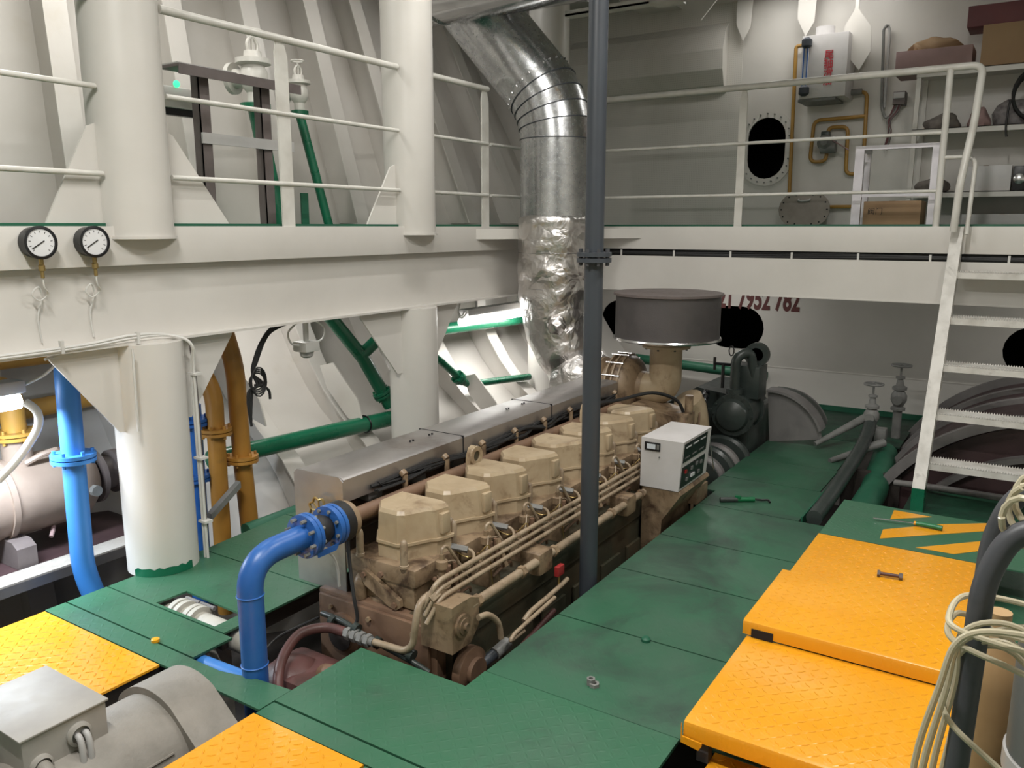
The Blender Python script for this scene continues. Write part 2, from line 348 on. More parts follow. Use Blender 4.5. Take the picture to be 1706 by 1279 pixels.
# --- hull side with its frames
bb = B(); XS = [-2.0+0.51*i for i in range(21)]
rows = [[bb.b.verts.new((x, hull_in(x, z)+0.26, z)) for z in ZS] for x in XS]
rows2 = [[bb.b.verts.new((x, hull_in(x, z)+0.28, z)) for z in ZS] for x in XS]
for i in range(len(XS)-1):
    for j in range(len(ZS)-1):
        bb.face((rows[i][j], rows[i+1][j], rows[i+1][j+1], rows[i][j+1])); bb.face((rows2[i][j+1], rows2[i+1][j+1], rows2[i+1][j], rows2[i][j]))
wall_left = obj('wall_left', bb, 'hull_paint', kind='structure', sharp=60)
for xf in (0.5, 1.1, 1.7, 2.3, 2.93, 3.72, 4.36, 5.0, 5.55, 6.2, 6.85, 7.5):
    bb = B()
    for (za, zb) in ((4.0, 1.78), (1.52, -0.9)):
        zz = [za]+[z for z in ZS if za > z > zb]+[zb]
        def col(dx, dy): return [bb.b.verts.new((xf+dx, hull_in(xf, z)+dy, z)) for z in zz]
        # web plate
        a = col(0.006, 0.0); c = col(0.006, 0.26); d = col(-0.006, 0.0); e = col(-0.006, 0.26)
        for k in range(len(zz)-1):
            bb.face((a[k], c[k], c[k+1], a[k+1])); bb.face((d[k+1], e[k+1], e[k], d[k]))
        # face flange
        f0 = col(-0.075, -0.006); f1 = col(0.075, -0.006); f2 = col(0.075, 0.006); f3 = col(-0.075, 0.006)
        for k in range(len(zz)-1):
            for p, q in ((f0, f1), (f1, f2), (f2, f3), (f3, f0)): bb.face((p[k], q[k], q[k+1], p[k+1]))
        bb.face((f0[0], f1[0], f2[0], f3[0])); bb.face((f3[-1], f2[-1], f1[-1], f0[-1]))
    obj('hull_frame', bb, 'hull_paint', wall_left, sharp=30)
# hexagonal end brackets where the frames meet the gallery and the bilge
for (x, y, z, s) in ((3.72, 4.55, 0.62, 1.0), (4.36, 4.28, 0.55, 1.1), (5.0, 4.1, 0.42, 1.0), (5.55, 3.85, 0.35, 1.0)):
    bb = B(); bb.prism([(y+0.16*s, z+0.17*s), (y+0.04*s, z+0.20*s), (y-0.17*s, z-0.02*s), (y-0.22*s, z-0.20*s), (y-0.08*s, z-0.16*s), (y+0.10*s, z+0.02*s)], 'x', x-0.09, x-0.078)
    obj('tripping_bracket', bb, 'hull_paint', wall_left)

# --- far bulkhead with its oval openings
def obround(cy, cz, wy, wz, n=10):
    r = min(wy, wz)/2; pts = []
    if wz >= wy: cs = ((0, wz/2-r, 0), (0, -(wz/2-r), math.pi))
    else: cs = ((wy/2-r, 0, -math.pi/2), (-(wy/2-r), 0, math.pi/2))
    for dy, dz, a0 in cs:
        for k in range(n+1):
            t = a0+math.pi*k/n; pts.append((cy+dy+r*math.cos(t), cz+dz+r*math.sin(t)))
    return pts
HOLES = [obround(2.376, 2.49, 0.36, 0.57), obround(2.60, 0.745, 0.60, 0.43), obround(3.80, 0.745, 0.60, 0.43), obround(-0.06, 0.70, 0.60, 0.43)]
wall_far = thing('wall_far', (XB, 1.5, 0), kind='structure')
bb = B(); outer = [(6.2, -1.0), (-2.6, -1.0), (-2.6, 4.0), (6.2, 4.0)]
for xx in (XB, XB+0.012): bb.fill([outer]+HOLES, lambda p, xx=xx: (xx, p[0], p[1]))
for h in HOLES:
    vs = [(bb.b.verts.new((XB, p[0], p[1])), bb.b.verts.new((XB+0.012, p[0], p[1]))) for p in h]
    for i in range(len(vs)): bb.face((vs[i][0], vs[i][1], vs[(i+1) % len(vs)][1], vs[(i+1) % len(vs)][0]))
obj('bulkhead_plate', bb, 'white_paint', wall_far)
bb = B(); o1 = obround(2.376, 2.49, 0.50, 0.71)
for xx in (XB-0.012, XB-0.002): bb.fill([o1, HOLES[0]], lambda p, xx=xx: (xx, p[0], p[1]))
for lp in (o1, HOLES[0]):
    vs = [(bb.b.verts.new((XB-0.012, p[0], p[1])), bb.b.verts.new((XB-0.002, p[0], p[1]))) for p in lp]
    for i in range(len(vs)): bb.face((vs[i][0], vs[i][1], vs[(i+1) % len(vs)][1], vs[(i+1) % len(vs)][0]))
ring = obj('hatch_ring', bb, 'white_paint', wall_far)
for i, (y, z) in enumerate(obround(2.376, 2.49, 0.43, 0.64, 10)):
    obj('hatch_stud', B().cyl((XB-0.03, y, z), (XB-0.012, y, z), 0.007, 6), 'valve_grey', ring)
bb = B(); bb.box(XB-0.008, XB-0.001, 2.65, 4.6, 1.77, 3.95); obj('acoustic_lining', bb, 'perforated_lining', wall_far)
# bevelled insulated trunk on the upper bulkhead
bb = B(); bb.prism([(XB-0.01, 3.68), (XB-0.09, 3.60), (XB-0.15, 3.42), (XB-0.14, 3.24), (XB-0.08, 3.10), (XB-0.01, 3.03)], 'y', 2.80, 4.5)
obj('insulated_trunk', bb, 'perforated_lining', wall_far, sharp=15)
bb = B(); bb.prism([(3.5, 4.0), (2.9, 3.62), (2.55, 4.0)], 'x', XB-0.5, XB-0.48); bb.box(XB-0.55, XB-0.002, 2.4, 3.7, 3.86, 4.0)
obj('deckhead_knee', bb, 'white_paint', wall_far)
for (y, zb, x0, w_) in ((2.60, 3.47, 8.08, 0.09), (2.02, 3.44, 8.06, 0.10)):
    bb = B(); bb.prism([(y+w_, 4.0), (y+w_, zb+0.16), (y+w_*0.2, zb), (y-w_*0.5, zb+0.12), (y-w_*0.7, 4.0)], 'x', x0, x0+0.012); obj('deckhead_bracket', bb, 'white_paint', wall_far)
bb = B(); bb.prism([(1.60, 3.62), (1.69, 3.47), (1.68, 3.26), (1.545, 3.09), (1.46, 3.24), (1.47, 3.44)], 'x', 7.98, 7.992); bb.box(7.985, 8.0, 1.585, 1.615, 3.6, 4.0)
obj('deckhead_bracket', bb, 'white_paint', wall_far)
# painted number on the lower bulkhead, its top hidden by the girder
text_mesh('painted_number', '021 7952 782', 0.29, 'dark_red_ink', wall_far, (XB-0.002, 2.86, 0.945), (0, -1, 0), (0, 0, 1), sx=0.555, label='dark red painted number 021 7952 782', bold=0.010, thick=0.0015)
# weld seam and green strip at the foot of the lower bulkhead
obj('weld_seam', B().box(XB-0.004, XB-0.001, -2.5, 4.2, 0.372, 0.380), 'hull_paint', wall_far)
obj('green_foot_strip', B().box(XB-0.010, XB-0.001, 0.3, 2.3, 0.0, 0.05), 'gallery_green', wall_far)

# --- other walls, ceiling, bilge
obj('wall_right', B().box(-2.0, XB, -2.62, -2.6, -1.0, 4.0), 'white_paint', kind='structure')
obj('wall_back', B().box(-2.02, -2.0, -2.6, 5.9, -1.0, 4.0), 'white_paint', kind='structure')
ceiling = obj('ceiling', B().box(-2.0, XB, -2.6, 6.3, CEIL_Z, CEIL_Z+0.02), 'deckhead_paint', kind='structure')
for x in (0.2, 2.5, 4.8, 7.1): obj('deckhead_beam', B().box(x-0.006, x+0.006, -2.6, 5.6, CEIL_Z-0.11, CEIL_Z), 'deckhead_paint', ceiling)
obj('floor_bilge', B().box(-2.0, XB, -2.6, 5.4, -0.96, -0.94), 'bilge_dark', kind='structure')
bb = B(); bb.box(XB+1.6, XB+1.62, -2.6, 6.3, -1, 4.0); bb.box(XB+0.02, XB+1.6, -2.62, -2.6, -1, 4); bb.box(XB+0.02, XB+1.6, 6.3, 6.32, -1, 4); bb.box(XB+0.02, XB+1.6, -2.6, 6.3, -1.02, -1); bb.box(XB+0.02, XB+1.6, -2.6, 6.3, 4.0, 4.02)
obj('wall_beyond', bb, 'dark_void', kind='structure')

# --- lower floor of steel plates on bearers
floor = thing('floor', (3.5, 1.5, 0), kind='structure')
def fplate(pts, mat='green_plate', z=0.0, label=None, t=0.010, name='floor_plate'):
    return obj(name, B().prism(pts, 'z', z-t, z), mat, floor, label=label)
def rect(x0, x1, y0, y1): return [(x0, y0), (x1, y0), (x1, y1), (x0, y1)]
G = 0.004
fplate([(1.868, 0.90), (2.470-G, 0.90), (2.470-G, 1.72), (2.335, 1.72), (2.335, 2.265), (1.868, 2.265)], z=0.004, t=0.014); fplate(rect(1.778, 1.862, 0.90, 2.265))
for x0, x1 in ((2.470, 3.060), (3.060, 3.690), (3.690, 4.250), (4.250, 4.900)): fplate(rect(x0+G, x1-G, 0.62 if x1 < 4.9 else 0.90, 1.72), 'green_plate_smooth')
fplate([(4.904, 1.10), (5.55, 1.10), (5.55, 1.80), (5.2, 1.80), (5.2, 1.72), (4.904, 1.72)], 'green_plate_smooth')
fplate(rect(5.558, 6.116, 1.12, 1.80), 'green_plate_smooth'); fplate(rect(6.124, 7.05, 1.13, 1.80), 'green_plate_smooth')
fplate(rect(7.06, XB-0.01, 0.84, 1.84), 'green_plate_shaded', label='worn green plate with gallery shade painted in')
fplate(rect(4.95, 5.99, -1.4, 0.60), 'green_plate_shaded', label='worn green plate with gallery shade painted in')
fplate(rect(1.90+G, 2.10, 2.80, 3.745))
# plate with a rectangular cut-out over the discharge pump
pc = B(); pc.fill([[(2.108, 2.865), (2.66, 2.865), (2.66, 3.745), (2.108, 3.745)], [(2.125, 2.95), (2.27, 2.95), (2.285, 3.37), (2.125, 3.38)]], lambda p: (p[0], p[1], 0.0))
pc.fill([[(2.108, 2.865), (2.66, 2.865), (2.66, 3.745), (2.108, 3.745)], [(2.125, 2.95), (2.27, 2.95), (2.285, 3.37), (2.125, 3.38)]], lambda p: (p[0], p[1], -0.01))
for lp in ([(2.108, 2.865), (2.66, 2.865), (2.66, 3.745), (2.108, 3.745)], [(2.125, 2.95), (2.27, 2.95), (2.285, 3.37), (2.125, 3.38)]):
    vs = [(pc.b.verts.new((p[0], p[1], 0)), pc.b.verts.new((p[0], p[1], -0.01))) for p in lp]
    for i in range(4): pc.face((vs[i][0], vs[i][1], vs[(i+1) % 4][1], vs[(i+1) % 4][0]))
obj('floor_plate', pc, 'green_plate', floor, label='green plate with a rectangular cut-out')
fplate([(2.668, 2.865), (3.3, 2.865), (3.3, 3.80), (2.668, 3.745)]); fplate([(3.308, 2.865), (4.3, 2.865), (4.0, 3.62), (3.308, 3.80)])
fplate([(1.795+G, 2.272), (1.955, 2.272), (1.935, 2.45), (1.895, 2.62), (1.895, 3.745), (1.795+G, 3.745)])
fplate(rect(-1.9, 1.40, -2.5, 0.86)); fplate(rect(-1.9, 1.38, 0.87, 2.27)); fplate(rect(1.40, 1.77, 0.9, 1.72))
fplate(rect(-1.9, 0.60, 2.28, 3.73)); fplate(rect(0.60+G, 1.10, 2.865, 3.73))
fplate(rect(1.41, 2.51, -2.5, -0.02)); fplate(rect(2.515, 3.6, -2.5, 0.085)); fplate(rect(3.61, 4.94, -2.5, 0.085))
yl = fplate(rect(1.10+G, 1.790, 2.862, 3.73), 'yellow_plate', 0.002, 'bright yellow checker plate by the grey motor')
ym = fplate(rect(1.385, 1.772, 1.728, 2.270), 'yellow_plate', 0.002, 'yellow checker plate between green plates')
ya = fplate(rect(1.41, 2.50, -0.01, 0.775), 'yellow_plate', -0.004, 'yellow checker plate at the foot of the steps')
def lozenges(par, x0, x1, y0, y1, z, pitch=0.040, mat='yellow_plate', skip=None):
    bb = B(); i = 0; x = x0+pitch*0.6
    while x < x1-pitch*0.4:
        j = 0; y = y0+pitch*0.6
        while y < y1-pitch*0.4:
            a = math.radians(45 if (i+j) % 2 else -45); c, s = math.cos(a), math.sin(a); L, W = pitch*0.44, pitch*0.12
            q = [(-L, 0), (0, -W), (L, 0), (0, W)]; vs = [bb.b.verts.new((x+p*c-r*s, y+p*s+r*c, z)) for p, r in q]; t = [bb.b.verts.new((x+p*c*0.6-r*s*0.5, y+p*s*0.6+r*c*0.5, z+0.0024)) for p, r in q]
            for k in range(4): bb.face((vs[k], vs[(k+1) % 4], t[(k+1) % 4], t[k]))
            bb.face(t); j += 1; y += pitch
        i += 1; x += pitch
    return obj('tread_pattern', bb, mat, par, kind='stuff', sharp=20)
for par, r, z in ((yl, (1.10, 1.79, 2.862, 3.73), 0.002), (ym, (1.385, 1.772, 1.728, 2.27), 0.002), (ya, (1.9, 2.5, 0.2, 0.775), -0.004)): lozenges(par, *r, z)
# bearers below the plates
for (x0, x1, y0, y1) in ((2.35, 7.0, 1.65, 1.70), (2.12, 4.2, 2.90, 2.94), (1.78, 3.5, 3.68, 3.72), (2.28, 2.32, 1.75, 2.25), (1.10, 1.78, 2.88, 2.92), (1.40, 1.77, 2.20, 2.24)):
    z1 = -0.012; obj('floor_bearer', B().box(x0, x1, y0 if y1-y0 > 0.06 else y0, y1, -0.10, z1), 'bilge_dark', floor)

# --- gallery (upper level) around the engine
gallery = thing('floor_gallery', (4.0, 4.0, 1.2), kind='structure')
obj('deck_plate', B().box(-1.98, 6.42, 3.70, 5.1, 1.735, 1.752), 'gallery_green', gallery, label='green painted deck plate'); obj('deck_plate', B().box(6.42, XB-0.003, -2.58, 4.6, 1.735, 1.752), 'gallery_green', gallery, label='green painted deck plate')
obj('edge_band', B().box(-1.98, 6.38, 3.685, 3.70, 1.568, 1.752, 0.004), 'white_paint', gallery)
obj('edge_band', B().box(6.385, 6.40, -2.58, 3.70, 1.568, 1.752, 0.004), 'white_paint', gallery)
g1 = obj('girder', B().box(-1.98, 6.45, 3.745, 3.757, 1.20, 1.735), 'white_paint', gallery); obj('girder_flange', B().box(-1.98, 6.44, 3.665, 3.85, 1.188, 1.201), 'white_paint', g1)
g2 = obj('girder', B().box(6.44, 6.452, -2.58, 3.74, 1.232, 1.735), 'white_paint', gallery); obj('girder_flange', B().box(6.385, 6.56, -2.58, 3.74, 1.222, 1.233), 'white_paint', g2)
obj('girder_ledge', B().box(6.392, 6.44, -2.58, 3.74, 1.505, 1.513), 'white_paint', g2)
obj('girder_face', B().box(6.388, 6.394, -2.58, 3.68, 1.233, 1.513), 'white_paint', g2)
bb = B(); bb.prism([(5.22, 3.69), (5.32, 3.62), (5.60, 3.44), (6.0, 3.20), (6.32, 2.95), (6.39, 2.86), (6.39, 3.69)], 'z', 1.69, 1.705); bb.prism([(5.20, 3.688), (5.32, 3.60), (6.30, 2.93), (6.388, 2.84), (6.388, 2.86), (6.31, 2.95), (5.33, 3.62), (5.22, 3.688)], 'z', 1.655, 1.735)
obj('corner_plate', bb, 'white_paint', gallery)
obj('deck_margin', B().box(-1.98, 6.42, 3.725, 3.74, 1.752, 1.766), 'gallery_green', gallery); obj('deck_margin', B().box(6.46, 6.475, -2.58, 3.7, 1.752, 1.766), 'gallery_green', gallery)
for x in (0.6, 1.7, 2.9, 4.0, 5.2): obj('deck_beam', B().box(x-0.005, x+0.005, 3.76, 5.0, 1.50, 1.735), 'hull_paint', gallery)
for y in (-1.0, 0.4, 1.8, 3.2): obj('deck_beam', B().box(6.46, XB-0.01, y-0.005, y+0.005, 1.50, 1.735), 'white_paint', gallery)

# --- pillars through both levels
def pillar(x, y, r, z0, label, lowg, upg, cap=True, z1=4.0):
    t = thing('pillar', (x, y, z0), label, 'pillar', 'round white pillars')
    obj('lower_shaft', B().cyl((x, y, z0), (x, y, 1.188), r, 40), 'white_paint', t)
    u = obj('upper_shaft', B().cyl((x, y, 1.705), (x, y, z1), r, 40), 'white_paint', t)
    if cap: obj('foot_ring', B().cyl((x, y, 1.692), (x, y, 1.705), r+0.012, 40), 'white_paint', u)
    for pts in lowg: obj('gusset', B().prism(pts, 'y', y-0.035, y-0.023), 'white_paint', t)
    for pts in upg: obj('gusset', B().prism(pts, 'y', y-0.02, y-0.008), 'white_paint', t)
    return t
P1 = pillar(2.43, 3.76, 0.176, 0.0, 'white round pillar with a green paint smear at its foot', [[(1.93, 1.187), (1.93, 1.16), (2.235, 0.76), (2.26, 0.76), (2.26, 1.187)], [(2.93, 1.187), (2.93, 1.17), (2.64, 0.76), (2.60, 0.76), (2.60, 1.187)]],
            [[(1.98, 1.752), (2.215, 2.20), (2.26, 2.22), (2.26, 1.752)], [(2.98, 1.752), (2.66, 2.20), (2.60, 2.22), (2.60, 1.752)]])
P2 = pillar(4.52, 3.76, 0.174, -0.5, 'white round pillar rising behind the steel exhaust cover', [[(3.95, 1.187), (3.95, 1.16), (4.30, 0.74), (4.35, 0.74), (4.35, 1.187)], [(5.0, 1.187), (5.0, 1.17), (4.72, 0.78), (4.69, 0.78), (4.69, 1.187)]],
            [[(4.05, 1.752), (4.30, 2.14), (4.35, 2.16), (4.35, 1.752)]])
P3 = pillar(6.48, 3.80, 0.175, -0.6, 'white round pillar in the corner behind the exhaust duct', [[(6.0, 1.187), (6.0, 1.16), (6.28, 0.85), (6.31, 0.85), (6.31, 1.187)]], [], False)
# green smear, cable runs on the first pillar
a0 = math.radians(195); bb = B(); pts = []
n = 14; ring0 = []; ring1 = []
for k in range(n+1):
    t = math.radians(186+k*7.2); rr = 0.178; h = 0.012+0.014*abs(math.sin(k*1.3)); ring0.append(bb.b.verts.new((2.43+rr*math.cos(t), 3.76+rr*math.sin(t), 0.001))); ring1.append(bb.b.verts.new((2.43+rr*math.cos(t), 3.76+rr*math.sin(t), 0.022+h)))
for k in range(n): bb.face((ring0[k], ring0[k+1], ring1[k+1], ring1[k]))
obj('paint_smear', bb, 'green_paint', P1, label='dark green paint smear')

# --- railings of the gallery
def railing_left(x0, x1, posts, label):
    t = thing('railing', (x0, 3.70, 1.752), label, 'railing')
    for z, r in ((2.775, 0.021), (2.375, 0.013), (1.99, 0.013)): obj('handrail' if z > 2.5 else 'rail_bar', B().cyl((x0, 3.70, z), (x1, 3.70, z), r, 12), 'rail_paint', t)
    for xp in posts: obj('stanchion', B().prism([(xp-0.045, 1.752), (xp+0.045, 1.752), (xp+0.045, 2.68), (xp+0.02, 2.765), (xp-0.03, 2.765), (xp-0.045, 2.70)], 'y', 3.70, 3.712), 'rail_paint', t)
    return t
railing_left(-1.9, 2.25, (-0.6, 0.9), 'white railing on the gallery edge above the pressure gauges')
railing_left(2.61, 4.34, (3.36,), 'white three-bar railing in front of the green stand pipes')
railing_left(4.69, 5.39, (5.36,), 'short white railing between pillar and silver exhaust duct')
t = thing('railing', (6.4, 2.0, 1.752), 'long white railing on the gallery in front of the store shelves', 'railing')
XR = 6.42
obj('handrail', B().tube(bend([(XR, 3.66, 2.78), (XR, 0.475, 2.79), (6.30, 0.485, 2.42), (6.16, 0.52, 2.02), (6.20, 0.535, 1.72)], 0.07), 0.024, 14), 'rail_paint', t)
obj('rail_bar', B().cyl((XR, 3.66, 2.375), (XR, 0.68, 2.375), 0.012, 10), 'rail_paint', t); obj('rail_bar', B().cyl((XR, 3.66, 1.99), (XR, 0.68, 1.99), 0.012, 10), 'rail_paint', t)
for y in (3.60, 2.055): obj('stanchion', B().prism([(y-0.03, 1.752), (y+0.03, 1.752), (y+0.03, 2.70), (y+0.012, 2.765), (y-0.02, 2.765), (y-0.03, 2.70)], 'x', XR+0.01, XR+0.022), 'rail_paint', t)
obj('stanchion', B().cyl((XR, 0.665, 1.752), (XR, 0.665, 2.785), 0.022, 14), 'rail_paint', t)
obj('rail_loop', B().tube(bend([(XR, 0.665, 2.21), (XR, 0.50, 2.21), (6.32, 0.455, 2.17), (6.24, 0.46, 1.70)], 0.04), 0.014, 10), 'rail_paint', t)
obj('handrail', B().tube(bend([(5.85, 3.70, 2.75), (XR, 3.70, 2.75)], 0.05), 0.02, 12), 'rail_paint', t)
for z in (2.375, 1.99): obj('rail_bar', B().cyl((5.43, 3.70, z), (XR, 3.70, z), 0.012, 10), 'rail_paint', t)

# --- ladder from the gallery to the lower floor
t = thing('ship_ladder', (5.55, 0.2, 0.0), 'white steel ladder with serrated treads and a green painted foot', 'ladder')
def lx(z): return 6.40-0.515*(1.75-z)
for y in (0.545, -0.17):
    bb = B(); bb.prism([(lx(0)-0.06, 0.16), (lx(0)+0.05, 0.16), (lx(1.75)+0.05, 1.75), (lx(1.75)-0.075, 1.75)], 'y', y-0.06, y+0.012); s_ = obj('stringer', bb, 'ladder_paint', t)
    bb = B(); bb.prism([(lx(0)-0.06, 0.0), (lx(0)+0.05, 0.0), (lx(0)+0.05, 0.16), (lx(0)-0.06, 0.16)], 'y', y-0.06, y+0.012); obj('stringer_foot', bb, 'green_paint', t, label='green painted ladder foot')
for k in range(1, 6):
    z = 1.75-0.29*k; x = lx(z); bb = B(); bb.box(x-0.085, x+0.085, -0.17, 0.51, z-0.045, z-0.004)
    n = 46
    for i in range(n): # serrated edges
        y = -0.165+0.67*i/n; 
        for xx in (x-0.085, x+0.079): bb.prism([(y, z-0.006), (y+0.011, z-0.006), (y+0.0055, z+0.007)], 'x', xx, xx+0.006)
    obj('tread', bb, 'ladder_paint', t)

# ================================================================== MAIN ENGINE
eng = thing('marine_engine', (3.9, 2.35, -0.9), 'tan eight-cylinder marine diesel engine sunk in the floor pit', 'engine')
blk = B(); blk.box(2.50, 5.32, 1.99, 2.68, -0.62, 0.11, 0.012); obj('engine_block', blk, 'engine_brown', eng)
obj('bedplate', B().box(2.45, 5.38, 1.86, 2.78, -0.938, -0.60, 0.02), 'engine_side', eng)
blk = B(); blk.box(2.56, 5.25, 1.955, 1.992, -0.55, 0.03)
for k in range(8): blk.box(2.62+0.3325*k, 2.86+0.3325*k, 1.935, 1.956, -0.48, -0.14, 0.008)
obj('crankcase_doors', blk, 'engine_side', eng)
obj('camshaft_ledge', B().box(2.52, 5.28, 1.94, 2.16, 0.0, 0.115, 0.012), 'engine_side', eng)
# near end of the block: end plate with round boss and flange holes
bb = B(); bb.box(2.478, 2.50, 2.02, 2.66, -0.30, 0.095, 0.006); bb.lathe((2.478, 2.50, -0.06), (-1, 0, 0), [(0.10, 0), (0.10, 0.02), (0.07, 0.03), (0.07, 0.035)], 28)
ep = obj('end_plate', bb, 'engine_brown', eng)
for y, z in ((2.10, 0.05), (2.35, 0.05), (2.58, 0.05), (2.10, -0.2), (2.35, -0.2)): obj('bolt', B().cyl((2.465, y, z), (2.48, y, z), 0.012, 6), 'engine_tan', ep)
obj('boss_cover', B().lathe((2.445, 2.50, -0.06), (-1, 0, 0), [(0.066, 0), (0.066, 0.006), (0.04, 0.010), (0, 0.010)], 24), 'bilge_dark', ep)
bb = B(); bb.prism([(2.47, 0.02), (2.60, 0.02), (2.66, 0.08), (2.66, 0.20), (2.60, 0.225), (2.47, 0.225)], 'y', 1.885, 2.05); bb.lathe((2.535, 1.885, 0.125), (0, -1, 0), [(0.05, 0), (0.05, 0.012), (0.035, 0.015), (0.035, 0.02), (0.016, 0.022), (0.016, 0.034)], 24)
obj('rail_end_block', bb, 'engine_tan', eng)
# cylinder heads: one built, seven copied
PITCH_CYL = 0.3325; cx = 2.69
hb = B(); hb.box(cx-0.150, cx+0.150, 2.14, 2.52, 0.115, 0.30, 0.014); hb.box(cx-0.16, cx+0.16, 2.125, 2.53, 0.225, 0.306, 0.010)
hb.lathe((cx, 2.33, 0.105), 'z', [(0.165, 0.0), (0.165, 0.02), (0.150, 0.03)], 32)
head = obj('cylinder_head', hb, 'engine_tan', eng)
def plan(k): return [(p[0]+0.018, p[1]) for p in plan0(k)]
def plan0(k): return [(cx-0.04*k, 2.33+(2.45-2.33)*k), (cx-0.128*k, 2.33+(2.375-2.33)*k), (cx-0.128*k, 2.33+(2.265-2.33)*k), (cx-0.108*k, 2.33+(2.235-2.33)*k), (cx-0.005, 2.33+(2.185-2.33)*k), (cx+0.02*k, 2.33+(2.16-2.33)*k), (cx+0.10*k, 2.33+(2.14-2.33)*k), (cx+0.120*k, 2.33+(2.155-2.33)*k), (cx+0.128*k, 2.33+(2.19-2.33)*k), (cx+0.128*k, 2.33+(2.45-2.33)*k)]
cb = B(); cb.prism(plan(1.0), 'z', 0.38, 0.512, plan(0.95)); cb.prism(plan(0.95), 'z', 0.512, 0.528, plan(0.87)); cb.prism(plan(1.06), 'z', 0.372, 0.384); cb.prism(plan(1.0), 'z', 0.306, 0.372)
rc = obj('rocker_cover', cb, 'cover_tan', head, sharp=24)
for (dx, y) in ((-0.166, 2.455), (-0.166, 2.20), (0.166, 2.165), (0.166, 2.455)):
    obj('stud_cap', B().lathe((cx+dx*0.92, y-0.01, 0.306), 'z', [(0.021, 0), (0.021, 0.012), (0.017, 0.014), (0.017, 0.105), (0.013, 0.12), (0.006, 0.126), (0, 0.127)], 14), 'pipe_tan', head)
pb = B(); pb.box(cx-0.12, cx-0.03, 1.995, 2.10, 0.115, 0.20, 0.006); pb.lathe((cx-0.075, 2.045, 0.20), 'z', [(0.036, 0), (0.036, 0.03), (0.024, 0.032), (0.024, 0.075), (0.017, 0.078), (0.017, 0.11), (0.026, 0.112), (0.026, 0.145), (0.012, 0.15), (0.012, 0.175)], 16)
pb.bolts((cx-0.075, 2.045, 0.205), (0, 0, 1), 0.05, 4, 0.008, 0.02, 0.8)
obj('fuel_pump', pb, 'engine_tan', head)
obj('injection_pipe', B().tube(smooth([(cx-0.075, 2.045, 0.37), (cx-0.072, 2.045, 0.395), (cx-0.045, 2.04, 0.400), (cx-0.01, 2.03, 0.35), (cx+0.03, 2.015, 0.285), (cx+0.075, 2.01, 0.270), (cx+0.14, 2.03, 0.290), (cx+0.165, 2.07, 0.305), (cx+0.135, 2.12, 0.315)], 6), 0.0075, 8), 'pipe_tan', head)
obj('leak_pipe', B().tube(smooth([(cx-0.01, 2.10, 0.29), (cx+0.02, 2.05, 0.31), (cx+0.06, 2.04, 0.25), (cx+0.09, 2.0, 0.22), (cx+0.19, 2.0, 0.30), (cx+0.24, 2.02, 0.36)], 5), 0.0035, 6), 'pipe_tan', head)
obj('pipe_union', B().cyl((cx+0.12, 2.16, 0.32), (cx+0.155, 2.075, 0.308), 0.016, 6), 'valve_grey', head)
obj('side_elbow', B().tube(smooth([(cx+0.02, 2.13, 0.12), (cx+0.02, 2.09, 0.115), (cx+0.02, 2.08, 0.06)], 5), 0.022, 10), 'engine_tan', head)
for dx in (0.045, 0.10): obj('pushrod_tube', B().lathe((cx+dx, 2.105, 0.115), 'z', [(0.022, 0), (0.022, 0.012), (0.014, 0.016), (0.014, 0.15)], 12), 'engine_brown', head)
bb = B(); bb.cyl((cx-0.03, 2.13, 0.225), (cx-0.03, 2.045, 0.225), 0.012, 8); bb.cyl((cx-0.03, 2.06, 0.20), (cx-0.03, 2.06, 0.25), 0.008, 6); bb.tube([(cx-0.03, 2.06, 0.25), (cx+0.02, 2.05, 0.262)], 0.005, 6); obj('indicator_cock', bb, 'engine_brown', head)
for dx, y, z in ((-0.10, 2.135, 0.16), (0.12, 2.135, 0.16), (0.0, 2.135, 0.05), (-0.11, 2.135, 0.06)): obj('side_nut', B().cyl((cx+dx, y+0.01, z), (cx+dx, y-0.012, z), 0.015, 6), 'pipe_tan', head)
obj('cover_pad', B().box(cx+0.055, cx+0.115, 2.138, 2.165, 0.40, 0.495, 0.008), 'cover_tan', rc)
obj('rack_lever', B().tube(smooth([(cx-0.10, 1.99, 0.17), (cx-0.05, 1.975, 0.20), (cx+0.03, 1.98, 0.20), (cx+0.07, 2.0, 0.16)], 4), 0.007, 6), 'engine_brown', head)
obj('sensor_wire', B().tube(smooth([(cx+0.13, 2.13, 0.30), (cx+0.16, 2.08, 0.27), (cx+0.17, 2.02, 0.30), (cx+0.20, 1.99, 0.33), (cx+0.21, 1.985, 0.20), (cx+0.21, 1.97, 0.10)], 5), 0.003, 5), 'brass', head)
for i in range(1, 8): copy_tree(head, (PITCH_CYL*i, 0, 0), eng)
# bracket and cast pads on the near face of the first head
bb = B(); bb.prism([(2.44, 0.245), (2.40, 0.26), (2.36, 0.24), (2.20, 0.16), (2.195, 0.13), (2.22, 0.112), (2.26, 0.118), (2.30, 0.14), (2.40, 0.185)], 'x', 2.51, 2.532); br = obj('head_bracket', bb, 'engine_tan', eng)
for y, z in ((2.40, 0.235), (2.225, 0.135), (2.30, 0.26)): obj('bolt', B().cyl((2.498, y, z), (2.512, y, z), 0.014, 6), 'engine_brown', br)
obj('water_inlet', B().tube(smooth([(2.545, 2.44, 0.20), (2.53, 2.44, 0.19), (2.525, 2.44, 0.16), (2.525, 2.44, 0.112)], 5), 0.030, 14), 'engine_tan', eng)
